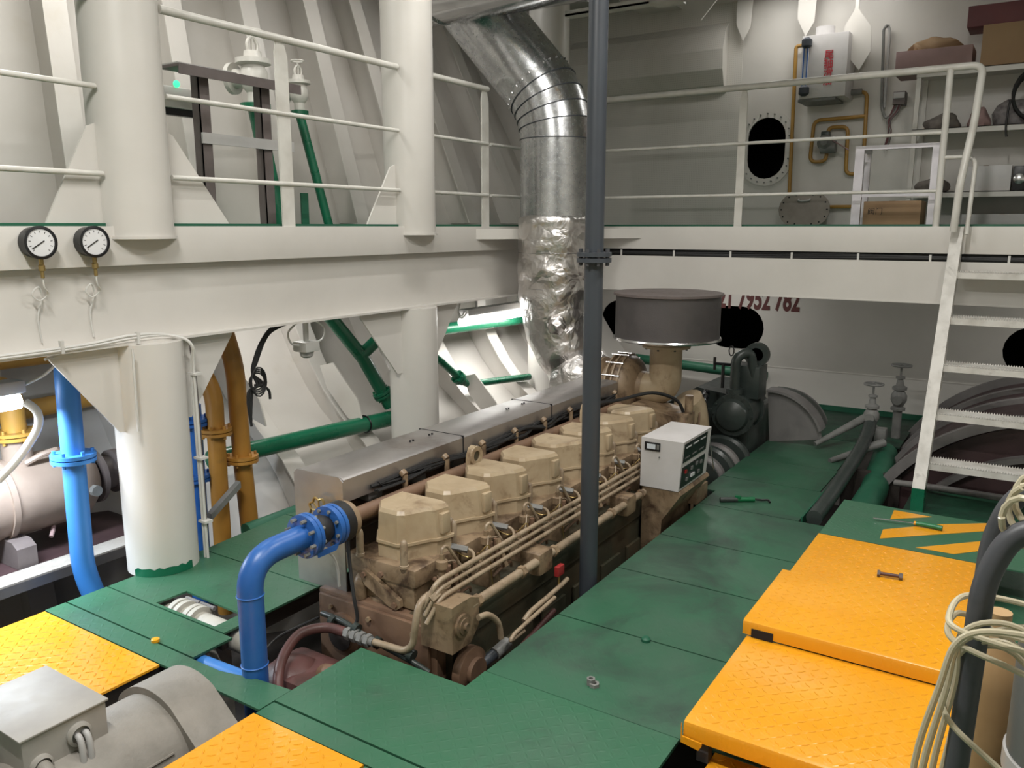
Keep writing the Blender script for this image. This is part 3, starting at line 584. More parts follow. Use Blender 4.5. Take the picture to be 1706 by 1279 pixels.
# exhaust manifold under a folded steel cover
ec = B(); ec.prism([(2.540, 0.635), (2.555, 0.645), (2.825, 0.645), (2.84, 0.635), (2.84, 0.10), (2.834, 0.10), (2.834, 0.628), (2.546, 0.628), (2.546, 0.53), (2.540, 0.53)], 'x', 2.545, 5.36)
cov = obj('exhaust_cover', ec, 'bare_steel', eng)
bb = B(); bb.prism([(2.535, 0.10), (2.535, 0.628), (2.555, 0.648), (2.823, 0.648), (2.845, 0.628), (2.845, 0.10)], 'x', 2.533, 2.541); ce = obj('cover_end', bb, 'bare_steel', cov)
for x in (3.45, 4.40): obj('cover_joint', B().box(x-0.003, x+0.003, 2.537, 2.842, 0.53, 0.6465), 'dark_void', cov)
for x in (3.20, 3.36, 4.12, 4.30):
    for k in range(2): obj('cover_screw', B().cyl((x+0.025*k, 2.70, 0.645), (x+0.025*k, 2.70, 0.653), 0.006, 6), 'panel_black', cov)
obj('exhaust_manifold', B().tube([(2.60, 2.70, 0.40), (5.40, 2.70, 0.40)], 0.095, 16), 'engine_brown', eng)
# flower-shaped valve wheel on the cover end
bb = B(); cy_, cz_ = 2.655, 0.485
for k in range(8):
    a = math.pi*2*k/8; b2 = math.pi*2*(k+1)/8; m_ = (a+b2)/2
    bb.tube(smooth([(2.50, cy_+0.05*math.cos(a), cz_+0.05*math.sin(a)), (2.50, cy_+0.063*math.cos(m_), cz_+0.063*math.sin(m_)), (2.50, cy_+0.05*math.cos(b2), cz_+0.05*math.sin(b2))], 4), 0.006, 6)
    bb.tube([(2.50, cy_, cz_), (2.50, cy_+0.05*math.cos(a), cz_+0.05*math.sin(a))], 0.004, 6)
bb.cyl((2.49, cy_, cz_), (2.535, cy_, cz_), 0.011, 10); obj('drain_wheel', bb, 'brass', eng)
# cooling water pipe along the top
wp = obj('water_pipe', B().tube([(2.50, 2.475, 0.485), (5.25, 2.475, 0.485)], 0.034, 16), 'engine_brown', eng)
for i in range(8):
    x = 2.80+PITCH_CYL*i; bb = B(); bb.cyl((x, 2.475, 0.49), (x, 2.475, 0.40), 0.025, 10); bb.cyl((x+0.12, 2.50, 0.30), (x+0.12, 2.50, 0.57), 0.014, 10); bb.cyl((x+0.12, 2.50, 0.57), (x+0.12, 2.52, 0.585), 0.02, 10)
    bb.cyl((x, 2.475, 0.41), (x+0.12, 2.50, 0.41), 0.012, 8); obj('water_branch', bb, 'engine_tan', wp)
obj('pipe_flange', B().cyl((2.47, 2.475, 0.485), (2.50, 2.475, 0.485), 0.082, 28), 'engine_tan', wp)
# wiring loom
bb = B()
for j in range(6):
    r_ = random.Random(j); p = [(2.75+0.25*k+r_.uniform(-.05, .05), 2.52+r_.uniform(-.025, .02), 0.545+r_.uniform(-.02, .03)) for k in range(11)]; bb.tube(smooth(p, 4), 0.006+0.002*(j % 3), 6)
obj('wiring_loom', bb, 'black_rubber', eng)
for i in range(7): x = 2.72+PITCH_CYL*i; obj('exhaust_port', B().box(x, x+0.10, 2.555, 2.62, 0.48, 0.55, 0.012), 'rim_grey', eng)
# lifting eyes
for x in (3.40, 4.66):
    bb = B(); bb.prism([(x-0.055, 0.45), (x+0.055, 0.45), (x+0.05, 0.57), (x+0.03, 0.61), (x, 0.62), (x-0.03, 0.61), (x-0.05, 0.57)], 'y', 2.425, 2.45)
    bb.lathe((x, 2.425, 0.565), (0, -1, 0), [(0.052, 0), (0.052, 0.012), (0.028, 0.012), (0.028, 0.001)], 24); e_ = obj('lifting_eye', bb, 'cover_tan', eng)
    obj('eye_hole', B().cyl((x, 2.421, 0.565), (x, 2.4255, 0.565), 0.029, 20), 'engine_side', e_)
# fuel and oil lines along the starboard side
for y, z, r in ((1.985, 0.305, 0.0115), (1.975, 0.275, 0.009), (1.965, 0.242, 0.0105)):
    obj('fuel_line', B().tube(bend([(2.44, y+0.03, z-0.10), (2.50, y, z), (5.2, y, z)], 0.04), r, 10), 'pipe_tan', eng)
for x in (2.98, 3.95, 4.8): obj('line_clamp', B().prism([(1.996, 0.335), (2.008, 0.33), (1.962, 0.205), (1.950, 0.210)], 'x', x-0.012, x+0.012), 'engine_tan', eng)
rail = obj('oil_rail', B().tube([(2.62, 1.905, 0.172), (4.42, 1.905, 0.172)], 0.021, 14), 'pipe_tan', eng)
for x in (2.66, 3.02, 3.32, 3.96, 4.36): obj('rail_collar', B().cyl((x, 1.905, 0.172), (x+0.03, 1.905, 0.172), 0.029, 6), 'engine_tan', rail)
for x in (3.22, 4.2): obj('rail_bracket', B().box(x-0.06, x+0.07, 1.88, 2.0, 0.10, 0.215, 0.02), 'engine_tan', eng)
bb = B(); bb.tube(bend([(2.49, 2.02, 0.245), (2.42, 2.015, 0.235), (2.395, 2.015, 0.16), (2.395, 2.03, 0.06), (2.39, 2.07, 0.02), (2.385, 2.30, 0.012)], 0.05), 0.015, 12)
bb.cyl((2.47, 2.0, 0.235), (2.51, 1.99, 0.255), 0.026, 6); obj('feed_elbow', bb, 'pipe_tan', eng)
bb = B(); bb.tube(smooth([(2.62, 1.86, 0.13), (2.68, 1.85, 0.12), (2.74, 1.84, 0.06), (2.76, 1.84, -0.02)], 5), 0.014, 10); obj('drain_pipe', bb, 'pipe_tan', eng)
bb = B(); bb.tube(bend([(2.95, 1.84, -0.02), (3.0, 1.84, 0.0), (3.30, 1.84, 0.02), (3.36, 1.84, 0.03)], 0.04), 0.012, 10); bb.tube(bend([(2.92, 1.82, -0.05), (2.80, 1.82, -0.05), (2.84, 1.82, -0.03), (3.2, 1.82, 0.0)], 0.03), 0.010, 10); obj('return_pipes', bb, 'pipe_tan', eng)
obj('long_hose', B().tube(smooth([(3.22, 1.835, -0.08), (2.95, 1.835, -0.13), (2.75, 1.84, -0.18), (2.62, 1.86, -0.20), (2.50, 1.95, -0.16), (2.42, 2.10, -0.10)], 7), 0.014, 10), 'pump_red', eng)
obj('fat_hose', B().tube(smooth([(2.80, 1.87, -0.10), (2.66, 1.90, -0.14), (2.55, 1.95, -0.24), (2.48, 2.02, -0.36)], 6), 0.024, 12), 'grey_pipe', eng)
obj('hose_ferrule', B().cyl((2.76, 1.872, -0.105), (2.85, 1.862, -0.088), 0.028, 12), 'valve_grey', eng)
obj('lube_pump', B().lathe((2.62, 1.93, -0.12), (0, -1, 0), [(0.10, 0), (0.10, 0.04), (0.06, 0.05), (0.06, 0.07), (0.0, 0.07)], 20), 'engine_brown', eng)
bb = B(); bb.box(3.26, 3.32, 1.835, 1.86, 0.075, 0.125, 0.004); sw = obj('pressure_switch', bb, 'red_plastic', eng, label='small red switch box'); obj('switch_stem', B().cyl((3.29, 1.85, 0.02), (3.29, 1.85, 0.075), 0.006, 8), 'brass', sw)
# oil-stained end pipes, clamps and a hanging hose in front of the near end
bb = B(); bb.tube(bend([(2.42, 2.58, 0.04), (2.41, 2.44, 0.045), (2.40, 2.30, 0.015), (2.40, 2.05, -0.02), (2.42, 1.97, -0.06)], 0.05), 0.013, 10)
for y in (2.50, 2.36, 2.24, 2.05): bb.cyl((2.405, y-0.012, 0.03 if y > 2.3 else 0.0), (2.405, y+0.012, 0.035 if y > 2.3 else 0.005), 0.026, 12)
obj('cross_pipe', bb, 'gear_green', eng)
bb = B(); bb.tube([(2.385, 2.24, 0.012), (2.385, 2.42, 0.012)], 0.020, 10)
for k in range(4): bb.cyl((2.385, 2.26+0.038*k, 0.012), (2.385, 2.282+0.038*k, 0.012), 0.029, 6)
obj('hose_coupling', bb, 'valve_grey', eng)
obj('red_hose', B().tube(smooth([(2.385, 2.41, 0.012), (2.36, 2.50, 0.018), (2.27, 2.56, 0.012), (2.15, 2.53, -0.02), (2.06, 2.47, -0.07), (2.02, 2.42, -0.16), (2.0, 2.40, -0.28)], 7), 0.022, 12), 'pump_red', eng)
obj('black_hose', B().tube(smooth([(2.53, 2.50, 0.46), (2.49, 2.47, 0.33), (2.44, 2.40, 0.16), (2.43, 2.375, 0.06), (2.40, 2.40, 0.02)], 7), 0.008, 8), 'black_rubber', eng)
# turbocharger, intake elbow and drum filter at the far end
XT = 5.60
obj('turbo_mount', B().box(5.30, 5.95, 2.20, 2.95, -0.6, 0.32, 0.03), 'engine_brown', eng)
obj('gear_end_case', B().prism([(2.02, -0.5), (2.02, 0.30), (2.10, 0.44), (2.40, 0.50), (2.62, 0.40), (2.66, -0.5)], 'x', 5.32, 5.62), 'engine_tan', eng)
tc = obj('turbocharger', B().lathe((XT, 2.92, 0.57), (0, -1, 0), [(0.10, 0), (0.18, 0.02), (0.20, 0.06), (0.20, 0.16), (0.15, 0.19), (0.14, 0.24), (0.20, 0.26), (0.23, 0.30), (0.235, 0.37), (0.21, 0.42), (0.15, 0.45), (0.12, 0.46), (0.12, 0.50)], 36), 'engine_tan', eng)
for k in range(3): obj('casing_band', B().lathe((XT, 2.66-0.05*k, 0.57), (0, -1, 0), [(0.20+0.018*k, 0), (0.243, 0.0), (0.243, 0.012), (0.20, 0.012)], 36), 'pipe_tan', tc)
for k in range(14):
    a = 2*math.pi*k/14; bb = B().tube([(XT+0.243*math.cos(a), 2.68, 0.57+0.243*math.sin(a)), (XT+0.243*math.cos(a), 2.54, 0.57+0.243*math.sin(a))], 0.006, 6); obj('casing_bar', bb, 'shiny_steel', tc)
el = obj('intake_elbow', B().tube(bend([(XT, 2.46, 0.57), (XT, 2.27, 0.57), (XT, 2.27, 0.90)], 0.17, 10), 0.118, 28), 'cover_tan', eng)
obj('elbow_flange', B().lathe((XT, 2.27, 0.885), 'z', [(0.175, 0), (0.175, 0.018), (0.165, 0.020), (0.165, 0.024), (0.175, 0.026), (0.175, 0.044), (0.12, 0.046), (0.12, 0.075)], 36), 'cover_tan', el)
obj('flange_bolts', B().bolts((XT, 2.27, 0.908), (0, 0, 1), 0.155, 8, 0.009, 0.07), 'gear_green', el)
fl = obj('air_filter', B().lathe((XT, 2.27, 0.955), 'z', [(0.375, 0), (0.375, 0.32)], 56), 'filter_mesh', eng, label='dark drum-shaped intake filter')
obj('filter_lid', B().lathe((XT, 2.27, 1.268), 'z', [(0.392, 0), (0.392, 0.016), (0.30, 0.020), (0, 0.022)], 56), 'brown_angle', fl)
obj('filter_rim', B().lathe((XT, 2.27, 0.945), 'z', [(0.30, 0.0), (0.385, 0.0), (0.392, 0.010), (0.385, 0.022), (0.376, 0.022)], 56), 'shiny_steel', fl)
obj('air_trunk', B().tube(smooth([(5.68, 2.12, 0.50), (5.72, 2.10, 0.42), (5.74, 2.08, 0.25), (5.74, 2.08, 0.12)], 6), 0.11, 16, radii=None), 'cover_tan', eng)
bb = B(); bb.box(5.36, 5.52, 2.0, 2.16, 0.30, 0.46, 0.015); bb.cyl((5.44, 2.02, 0.46), (5.44, 2.02, 0.58), 0.03, 12); bb.cyl((5.40, 1.99, 0.36), (5.40, 1.93, 0.36), 0.025, 10); obj('governor', bb, 'engine_tan', eng)
bb = B(); bb.tube(smooth([(4.72, 2.42, 0.60), (4.95, 2.33, 0.60), (5.2, 2.2, 0.62), (5.36, 2.08, 0.55), (5.42, 2.04, 0.42)], 7), 0.012, 8); obj('top_hose', bb, 'black_rubber', eng)
bb = B()
for k in range(9):
    y = 2.02+0.03*(k % 3); bb.tube(smooth([(5.28+0.05*k, y, 0.15), (5.30+0.05*k, y-0.02, 0.30+0.02*(k % 4)), (5.36+0.05*k, y, 0.42)], 4), 0.007, 6)
obj('small_pipes', bb, 'engine_brown', eng)

# ------------------------------------------------------------------ reduction gear behind the engine
gb = thing('reduction_gearbox', (6.5, 2.1, -0.9), 'dark grey-green gearbox with oil cooler drum beyond the engine', 'gearbox')
obj('gear_case', B().box(6.28, 7.05, 1.84, 2.62, -0.938, 0.30, 0.04), 'gear_green', gb)
obj('gear_case_top', B().prism([(1.90, 0.30), (1.98, 0.42), (2.30, 0.46), (2.55, 0.30)], 'x', 6.36, 6.98), 'gear_green', gb)
cd = obj('cooler_drum', B().lathe((6.10, 1.93, 0.31), (1, 0, 0), [(0, -0.02), (0.06, -0.012), (0.115, 0.015), (0.13, 0.05), (0.165, 0.05), (0.165, 0.075), (0.16, 0.08), (0.16, 0.10), (0.14, 0.10), (0.14, 0.34), (0.16, 0.34), (0.16, 0.38), (0.1, 0.40)], 32), 'gear_green', gb)
obj('flange_bolts', B().bolts((6.165, 1.93, 0.31), (1, 0, 0), 0.15, 12, 0.009, 0.05), 'gear_green', cd)
bb = B(); bb.tube(bend([(6.22, 1.945, 0.47), (6.22, 1.945, 0.76), (6.30, 1.86, 0.80), (6.34, 1.83, 0.60), (6.34, 1.83, 0.45)], 0.09), 0.038, 14); bb.cyl((6.22, 1.945, 0.47), (6.22, 1.945, 0.51), 0.065, 20); obj('oil_pipe', bb, 'gear_green', gb)
bb = B(); bb.box(6.30, 6.52, 1.78, 2.0, 0.42, 0.68, 0.012); bb.lathe((6.42, 1.84, 0.76), (-1, 0, 0), [(0.095, -0.03), (0.095, 0.03), (0.055, 0.03), (0.055, -0.03)], 24); obj('control_valve_block', bb, 'gear_green', gb)
bb = B(); bb.cyl((6.24, 2.12, 0.69), (6.24, 1.98, 0.69), 0.012, 8); bb.cyl((6.24, 2.12, 0.64), (6.24, 2.12, 0.74), 0.012, 8); bb.cyl((6.24, 2.05, 0.50), (6.24, 2.05, 0.69), 0.014, 8); bb.tube([(6.24, 1.99+0.02*math.cos(a*0.7), 0.80+0.04*math.sin(a*0.7)) for a in range(10)], 0.005, 6); obj('control_lever', bb, 'panel_black', gb)
for k, (x, r) in enumerate(((5.65, 0.17), (5.78, 0.21), (5.95, 0.19), (6.12, 0.22))):
    obj('coupling_ring', B().lathe((x, 2.0, -0.10), (1, 0, 0), [(r*0.5, 0), (r, 0.01), (r+0.02, 0.03), (r+0.02, 0.07), (r, 0.09), (r*0.5, 0.10)], 36), 'gear_green' if k % 2 else 'rim_grey', gb)
obj('coupling_drum', B().cyl((5.64, 2.0, -0.10), (6.3, 2.0, -0.10), 0.16, 28), 'gear_green', gb)
bb = B()
for k in range(5): bb.tube(smooth([(5.95+0.08*k, 2.18, 0.25), (6.0+0.08*k, 2.10+0.03*k, 0.42+0.03*(k % 2)), (6.15+0.06*k, 2.2, 0.40), (6.3, 2.25, 0.36)], 5), 0.016+0.005*(k % 3), 8)
obj('oil_hoses', bb, 'panel_black', gb)
bb = B(); bb.box(5.86, 5.98, 2.12, 2.26, 0.36, 0.44, 0.01); bb.box(5.84, 5.90, 2.14, 2.22, 0.24, 0.36, 0.008); bb.cyl((5.87, 2.12, 0.30), (5.87, 2.18, 0.30), 0.035, 14); obj('actuator', bb, 'instrument_white', gb, label='white actuator')
# curved guard plates over the shaft
obj('guard_face', B().prism([(1.78+0.42*math.cos(math.radians(85+85*j/12)), max(0.0, 0.42*math.sin(math.radians(85+85*j/12)))) for j in range(13)]+[(1.78, 0.0)], 'x', 6.70, 6.715), 'rim_grey', gb)
for k, (x0, mat_) in enumerate(((6.66, 'rim_grey'), (6.86, 'gear_green'), (7.00, 'rim_grey'))):
    bb = B(); R = 0.44-0.03*k; o_ = []; i_ = []
    for j in range(13):
        a = math.radians(85+75*j/12); o_.append((1.78+R*math.cos(a), R*math.sin(a))); i_.append((1.78+(R-0.02)*math.cos(a), (R-0.02)*math.sin(a)))
    bb.prism(o_+i_[::-1], 'x', x0, x0+0.16); obj('shaft_guard', bb, mat_, gb)

# ------------------------------------------------------------------ exhaust duct
ex = thing('exhaust_duct', (5.6, 3.2, 0.55), 'silver exhaust duct with segmented elbow and crumpled foil lagging', 'duct')
RD = 0.272
obj('straight_duct', B().cyl((XT, 3.215, 1.78), (XT, 3.215, 2.20), RD, 48), 'galvanised', ex)
obj('duct_collar', B().lathe((XT, 3.215, 2.195), 'z', [(RD, 0), (RD+0.004, 0.0), (RD+0.004, 0.012), (RD, 0.012), (RD, 0.20)], 48), 'galvanised', ex)
# five lobster-back gores turning to port
angs = [0, 10, 18, 26, 34, 41]; c_y, R_el, z0 = 3.215, 0.62, 2.395
def pt(a): a = math.radians(a); return Vector((XT-0.03*a, c_y+R_el*(1-math.cos(a)), z0+R_el*math.sin(a)))
for a, b2 in zip(angs, angs[1:]):
    bb = B(); r0 = []; r1 = []
    for (an, rr, lst) in ((a, RD+0.004, r0), (b2, RD, r1)):
        c = pt(an); th = math.radians(an); n_ = Vector((0, math.cos(th), -math.sin(th)))
        for k in range(48): q = 2*math.pi*k/48; lst.append(bb.b.verts.new(c+Vector((1, 0, 0))*rr*math.cos(q)+n_*rr*math.sin(q)))
    for k in range(48): bb.face((r0[k], r0[(k+1) % 48], r1[(k+1) % 48], r1[k]))
    g_ = obj('elbow_gore', bb, 'galvanised', ex)
    th = math.radians(a); d_ = Vector((0, math.sin(th), math.cos(th))); obj('gore_seam', B().lathe(pt(a)-d_*0.004, d_, [(RD+0.002, 0), (RD+0.007, 0.001), (RD+0.007, 0.006), (RD+0.002, 0.007)], 48), 'grey_pipe', g_)
e0 = pt(41); th = math.radians(41); dv = Vector((-0.08, math.sin(th), math.cos(th))).normalized()
obj('inclined_duct', B().cyl(e0, e0+dv*0.95, RD, 48), 'galvanised', ex)
obj('seam_bolts', B().bolts(e0, dv, RD+0.004, 26, 0.006, 0.012), 'shiny_steel', ex)
bb = B(); XH, ZH, RH = 5.12, 3.55, 0.33
bb.lathe((XH, 4.20, ZH), (0, -1, 0), [(0, -0.10), (0.15, -0.085), (0.27, -0.03), (RH, 0.08), (RH, 3.2)], 48); hd = obj('cross_duct', bb, 'polished_duct', ex)
for y in (3.95, 2.75, 1.6): obj('duct_band', B().lathe((XH, y, ZH), (0, -1, 0), [(RH, 0), (RH+0.006, 0.0), (RH+0.006, 0.02), (RH, 0.02)], 48), 'galvanised', hd)
# crumpled foil lagging on the lower run down to the turbine
path = smooth([(XT, 3.215, 1.84), (XT, 3.215, 1.60), (XT, 3.21, 1.35), (XT, 3.20, 1.12), (XT, 3.17, 0.92), (XT, 3.10, 0.72), (XT, 3.02, 0.62), (XT, 2.94, 0.58)], 9)
def lag_r(i, n): t = i/(n-1); return interp(t, [(0, 0.262), (0.03, 0.29), (0.3, 0.285), (0.5, 0.262), (0.66, 0.23), (0.74, 0.20), (0.86, 0.22), (1, 0.215)])+0.004*math.sin(i*0.9)
n_ = len(path); bb = B(); bb.tube(path, 0.28, 64, True, [lag_r(i, n_) for i in range(n_)])
for v in bb.b.verts:
    q = v.co; v.co = q+noise.noise_vector(q*5)*0.018+noise.noise_vector(q*17+Vector((5, 1, 2)))*0.007
obj('foil_lagging', bb, 'foil', ex, sharp=60)
for i_, z in enumerate((1.55, 1.28, 1.06)): obj('lagging_wire', B().lathe((XT, 3.213, z), 'z', [(0.285-0.014*i_, 0), (0.291-0.014*i_, 0.003), (0.285-0.014*i_, 0.006)], 48), 'shiny_steel', ex)
obj('foil_knot', B().lathe((XT-0.21, 3.08, 1.00), (-0.55, -0.35, 0.6), [(0.02, -0.03), (0.07, 0), (0.075, 0.05), (0.05, 0.09), (0, 0.10)], 20).rough(0.012, 25), 'foil', ex)
obj('turbine_foil', B().lathe((XT, 3.02, 0.57), (0, -1, 0), [(0.10, -0.16), (0.22, -0.10), (0.245, 0.0), (0.25, 0.10), (0.22, 0.15), (0.24, 0.19), (0.21, 0.24)], 48).rough(0.02, 12, 3), 'foil', ex, sharp=60)

# ================================================================== STEPS, MOTOR, FLOOR CLUTTER
st = thing('access_steps', (3.4, 0.45, 0.0), 'yellow checker plate steps rising to a green landing with yellow hazard stripes', 'steps')
ZB_, ZC = 0.135, 0.20
def folded(x0, x1, y0, y1, z, lip, r=0.016):
    # plate with its front edge (low x) folded down
    return [(x1, z), (x0+r, z), (x0+r*0.3, z-r*0.3), (x0, z-r), (x0, z-lip), (x0+0.006, z-lip), (x0+0.006, z-r), (x0+r, z-0.007), (x1, z-0.007)]
tb = obj('tread', B().prism(folded(2.385, 3.075, 0.10, 0.858, ZB_, 0.062), 'y', 0.10, 0.858), 'yellow_plate', st)
tc_ = obj('tread', B().prism(folded(3.070, 3.66, 0.09, 0.876, ZC, 0.058), 'y', 0.09, 0.876), 'yellow_plate', st)
td = obj('landing_plate', B().box(3.66, 4.218, 0.09, 0.842, ZC-0.007, ZC), 'yellow_plate', st)
te = obj('landing_plate', B().box(4.224, 4.852, -0.16, 0.84, ZC-0.007, ZC), 'green_plate', st, label='green landing plate with yellow hazard stripes')
lozenges(tb, 2.405, 3.07, 0.10, 0.855, ZB_); lozenges(tc_, 3.09, 3.66, 0.09, 0.872, ZC); lozenges(td, 3.66, 4.215, 0.09, 0.84, ZC)
for pts in ([(4.807, 0.57), (4.64, 0.565), (4.80, 0.38)], [(4.452, 0.572), (4.308, 0.564), (4.70, 0.139), (4.845, 0.0), (4.845, 0.13), (4.69, 0.338)], [(4.276, 0.395), (4.284, 0.23), (4.415, 0.109), (4.63, -0.05), (4.77, -0.05), (4.534, 0.14)]):
    obj('hazard_stripe', B().prism(pts, 'z', ZC, ZC+0.0015), 'yellow_plate', te)
for x0, x1, z in ((2.40, 2.44, ZB_), (2.99, 3.03, ZB_), (3.62, 3.66, ZC), (4.20, 4.24, ZC), (4.80, 4.84, ZC)):
    for y in (0.12, 0.775): obj('support_leg', B().box(x0, x1, y, y+0.04, 0.0 if x0 > 2.5 else -0.004, z-0.008), 'handle_grey', st)
for y in (0.12, 0.79): obj('side_frame', B().box(2.42, 4.83, y, y+0.012, 0.06, 0.125), 'handle_grey', st)
obj('torn_flap', B().prism([(0.862, 0.132), (0.862, 0.062), (0.80, 0.052), (0.79, 0.07), (0.79, 0.08), (0.858, 0.085)], 'x', 2.372, 2.378), 'yellow_plate', st)
obj('notch', B().box(3.066, 3.0705, 0.755, 0.84, 0.137, 0.172), 'dark_void', st, label='dark torn notch in the yellow tread')
# loose things on the floor and steps
bt = thing('long_bolt', (3.82, 0.445, ZC+0.0016), 'dark steel bolt with nut lying on the yellow landing', 'bolt')
obj('shank', B().cyl((3.812, 0.49, ZC+0.0156), (3.826, 0.40, ZC+0.0156), 0.008, 10), 'pump_red', bt); obj('bolt_head', B().cyl((3.811, 0.497, ZC+0.0156), (3.8125, 0.485, ZC+0.0156), 0.0150, 6), 'brown_angle', bt); obj('nut', B().cyl((3.8245, 0.409, ZC+0.0156), (3.8265, 0.394, ZC+0.0156), 0.0150, 6), 'brown_angle', bt)
sd = thing('screwdriver', (4.585, 0.47, ZC+0.002), 'screwdriver with a green handle on the striped landing', 'screwdriver')
obj('blade', B().tube([(4.568, 0.64, ZC+0.014), (4.60, 0.43, ZC+0.015)], 0.004, 8), 'shiny_steel', sd); obj('handle', B().tube(smooth([(4.599, 0.435, ZC+0.016), (4.598, 0.40, ZC+0.017), (4.595, 0.35, ZC+0.017), (4.592, 0.31, ZC+0.016)], 4), 0.013, 10), 'tool_green', sd); obj('ferrule', B().cyl((4.6, 0.445, ZC+0.0155), (4.599, 0.425, ZC+0.016), 0.011, 10), 'yellow_plate', sd)
tw = thing('torch', (5.07, 1.5, 0.0), 'slim dark green torch with hook lying on the walkway', 'torch')
d0, d1 = Vector((4.985, 1.615, 0.017)), Vector((5.11, 1.43, 0.017)); obj('grip', B().tube([d0, d0.lerp(d1, .5)], 0.017, 12), 'gear_green', tw); obj('barrel', B().tube([d0.lerp(d1, .5), d1], 0.0165, 12), 'tool_green', tw)
obj('hook', B().tube(smooth([d1, d1+Vector((0.02, -0.04, -0.003)), d1+Vector((0.04, -0.075, -0.002)), d1+Vector((0.02, -0.095, -0.008))], 5), 0.007, 8), 'panel_black', tw); obj('clip', B().box(5.035, 5.06, 1.50, 1.535, 0.028, 0.042), 'tool_green', tw)
nt_ = B(); nt_.lathe((2.61, 1.305, 0.0), (0, 0, 1), [(0.021, 0), (0.021, 0.014), (0.010, 0.014), (0.010, 0.0)], 6); nt_.lathe((2.615, 1.322, 0.014), (0, 0, 1), [(0.018, -0.014), (0.018, 0.012), (0.009, 0.012), (0.009, -0.012)], 6)
obj('steel_nut', nt_, 'valve_grey', label='loose steel hexagon nut on the green walkway', cat='nut')
obj('lock_lug', B().lathe((3.045, 1.28, 0), 'z', [(0.02, 0), (0.02, 0.012), (0.012, 0.02), (0, 0.02)], 12), 'gallery_green', floor); obj('lock_lug', B().lathe((1.90, 3.05, 0), 'z', [(0.018, 0), (0.018, 0.012), (0.009, 0.016), (0, 0.016)], 10), 'yellow_plate', floor, label='yellow paint-splashed lug')

# electric motor standing in the slot by the yellow plate
mt = thing('electric_motor', (1.4, 2.565, -0.5), 'grey electric motor with square terminal box in the floor slot', 'motor')
MY, MZ, MR = 2.565, -0.155, 0.235
mb = obj('motor_body', B().cyl((0.75, MY, MZ), (1.56, MY, MZ), MR, 48), 'motor_grey', mt)
for k in range(9):
    a = math.radians(-60+30*k); obj('cooling_rib', B().tube([(0.80, MY+math.cos(a)*(MR+0.004), MZ+math.sin(a)*(MR+0.004)), (1.5, MY+math.cos(a)*(MR+0.004), MZ+math.sin(a)*(MR+0.004))], 0.005, 6), 'motor_grey', mb) if k in (0, 1, 7, 8) else None
pts = []
for k in range(13): a = math.radians(42+(118-42)*k/12); pts.append((MY+0.262*math.cos(a), MZ+0.262*math.sin(a)))
pts += [(MY-0.262, MZ+0.115), (MY-0.262, MZ+0.0), (MY-0.245, MZ-0.20), (MY+0.245, MZ-0.20), (MY+0.255, MZ+0.06)]
cw = obj('fan_cowl', B().prism(pts, 'x', 1.555, 1.735), 'motor_grey', mt)
obj('nameplate', B().box(1.58, 1.715, MY-0.268, MY-0.260, MZ+0.02, MZ+0.10, 0.003), 'motor_grey', cw); obj('cowl_screw', B().cyl((1.5565, MY-0.1, MZ+0.15), (1.54, MY-0.1, MZ+0.15), 0.01, 8), 'valve_grey', cw)
for x in (0.9, 1.4): obj('motor_foot', B().box(x-0.05, x+0.05, MY-0.22, MY+0.22, -0.938, MZ-0.15), 'motor_grey', mt)
tx = B(); tx.box(1.085, 1.36, 2.50, 2.875, -0.06, 0.19, 0.006); tbx = obj('terminal_box', tx, 'box_grey', mt)
obj('box_lid', B().box(1.078, 1.367, 2.493, 2.882, 0.19, 0.198, 0.003), 'box_grey', tbx)
obj('box_neck', B().box(1.12, 1.33, 2.55, 2.80, -0.09, -0.055), 'motor_grey', tbx)
for x, z, r in ((1.135, 0.085, 0.036), (1.26, 0.125, 0.040)): obj('cable_gland', B().lathe((x, 2.50, z), (0, -1, 0), [(r, 0), (r, 0.012), (r*0.75, 0.018), (r*0.75, 0.004)], 24), 'box_grey', tbx)
obj('fat_cable', B().tube(smooth([(1.135, 2.52, 0.085), (1.135, 2.47, 0.075), (1.14, 2.43, 0.02), (1.15, 2.40, -0.10), (1.15, 2.38, -0.4)], 6), 0.024, 12), 'motor_grey', mt)
for dx in (0, 0.026): obj('thin_cable', B().tube(smooth([(1.25+dx, 2.52, 0.125), (1.25+dx, 2.475, 0.12), (1.245+dx, 2.455, 0.05), (1.235+dx, 2.45, -0.10), (1.225+dx, 2.43, -0.4)], 6), 0.0105, 10), 'plastic_grey', mt)

# blue cooling-water pipe rising from the pit
bp = thing('blue_cooling_pipe', (1.965, 2.49, -0.6), 'blue flanged cooling water pipe bending from the pit to the engine', 'pipe')
obj('elbow_pipe', B().tube(bend([(1.965, 2.49, -0.62), (1.965, 2.49, 0.475), (2.25, 2.478, 0.485)], 0.16, 10), 0.051, 24), 'blue_paint', bp)
for z in (0.33, 0.035): obj('weld_bead', B().lathe((1.965, 2.49, z), 'z', [(0.051, 0), (0.055, 0.003), (0.051, 0.006)], 24), 'blue_paint', bp)
for x0, x1 in ((2.235, 2.255), (2.258, 2.275)):
    obj('pipe_flange', B().cyl((x0, 2.478, 0.485), (x1, 2.478, 0.485), 0.094, 32), 'blue_paint', bp)
bb = B().lathe((2.275, 2.477, 0.485), (1, 0, 0), [(0.052, 0), (0.062, 0.02), (0.066, 0.05), (0.062, 0.075), (0.052, 0.095)], 28); obj('rubber_bellows', bb, 'black_rubber', bp, label='black rubber bellows')
for x0, x1, m_ in ((2.37, 2.395, 'blue_paint'), (2.40, 2.418, 'blue_paint'), (2.418, 2.466, 'black_rubber')): obj('pipe_flange', B().cyl((x0, 2.477, 0.485), (x1, 2.477, 0.485), 0.092, 32), m_, bp)
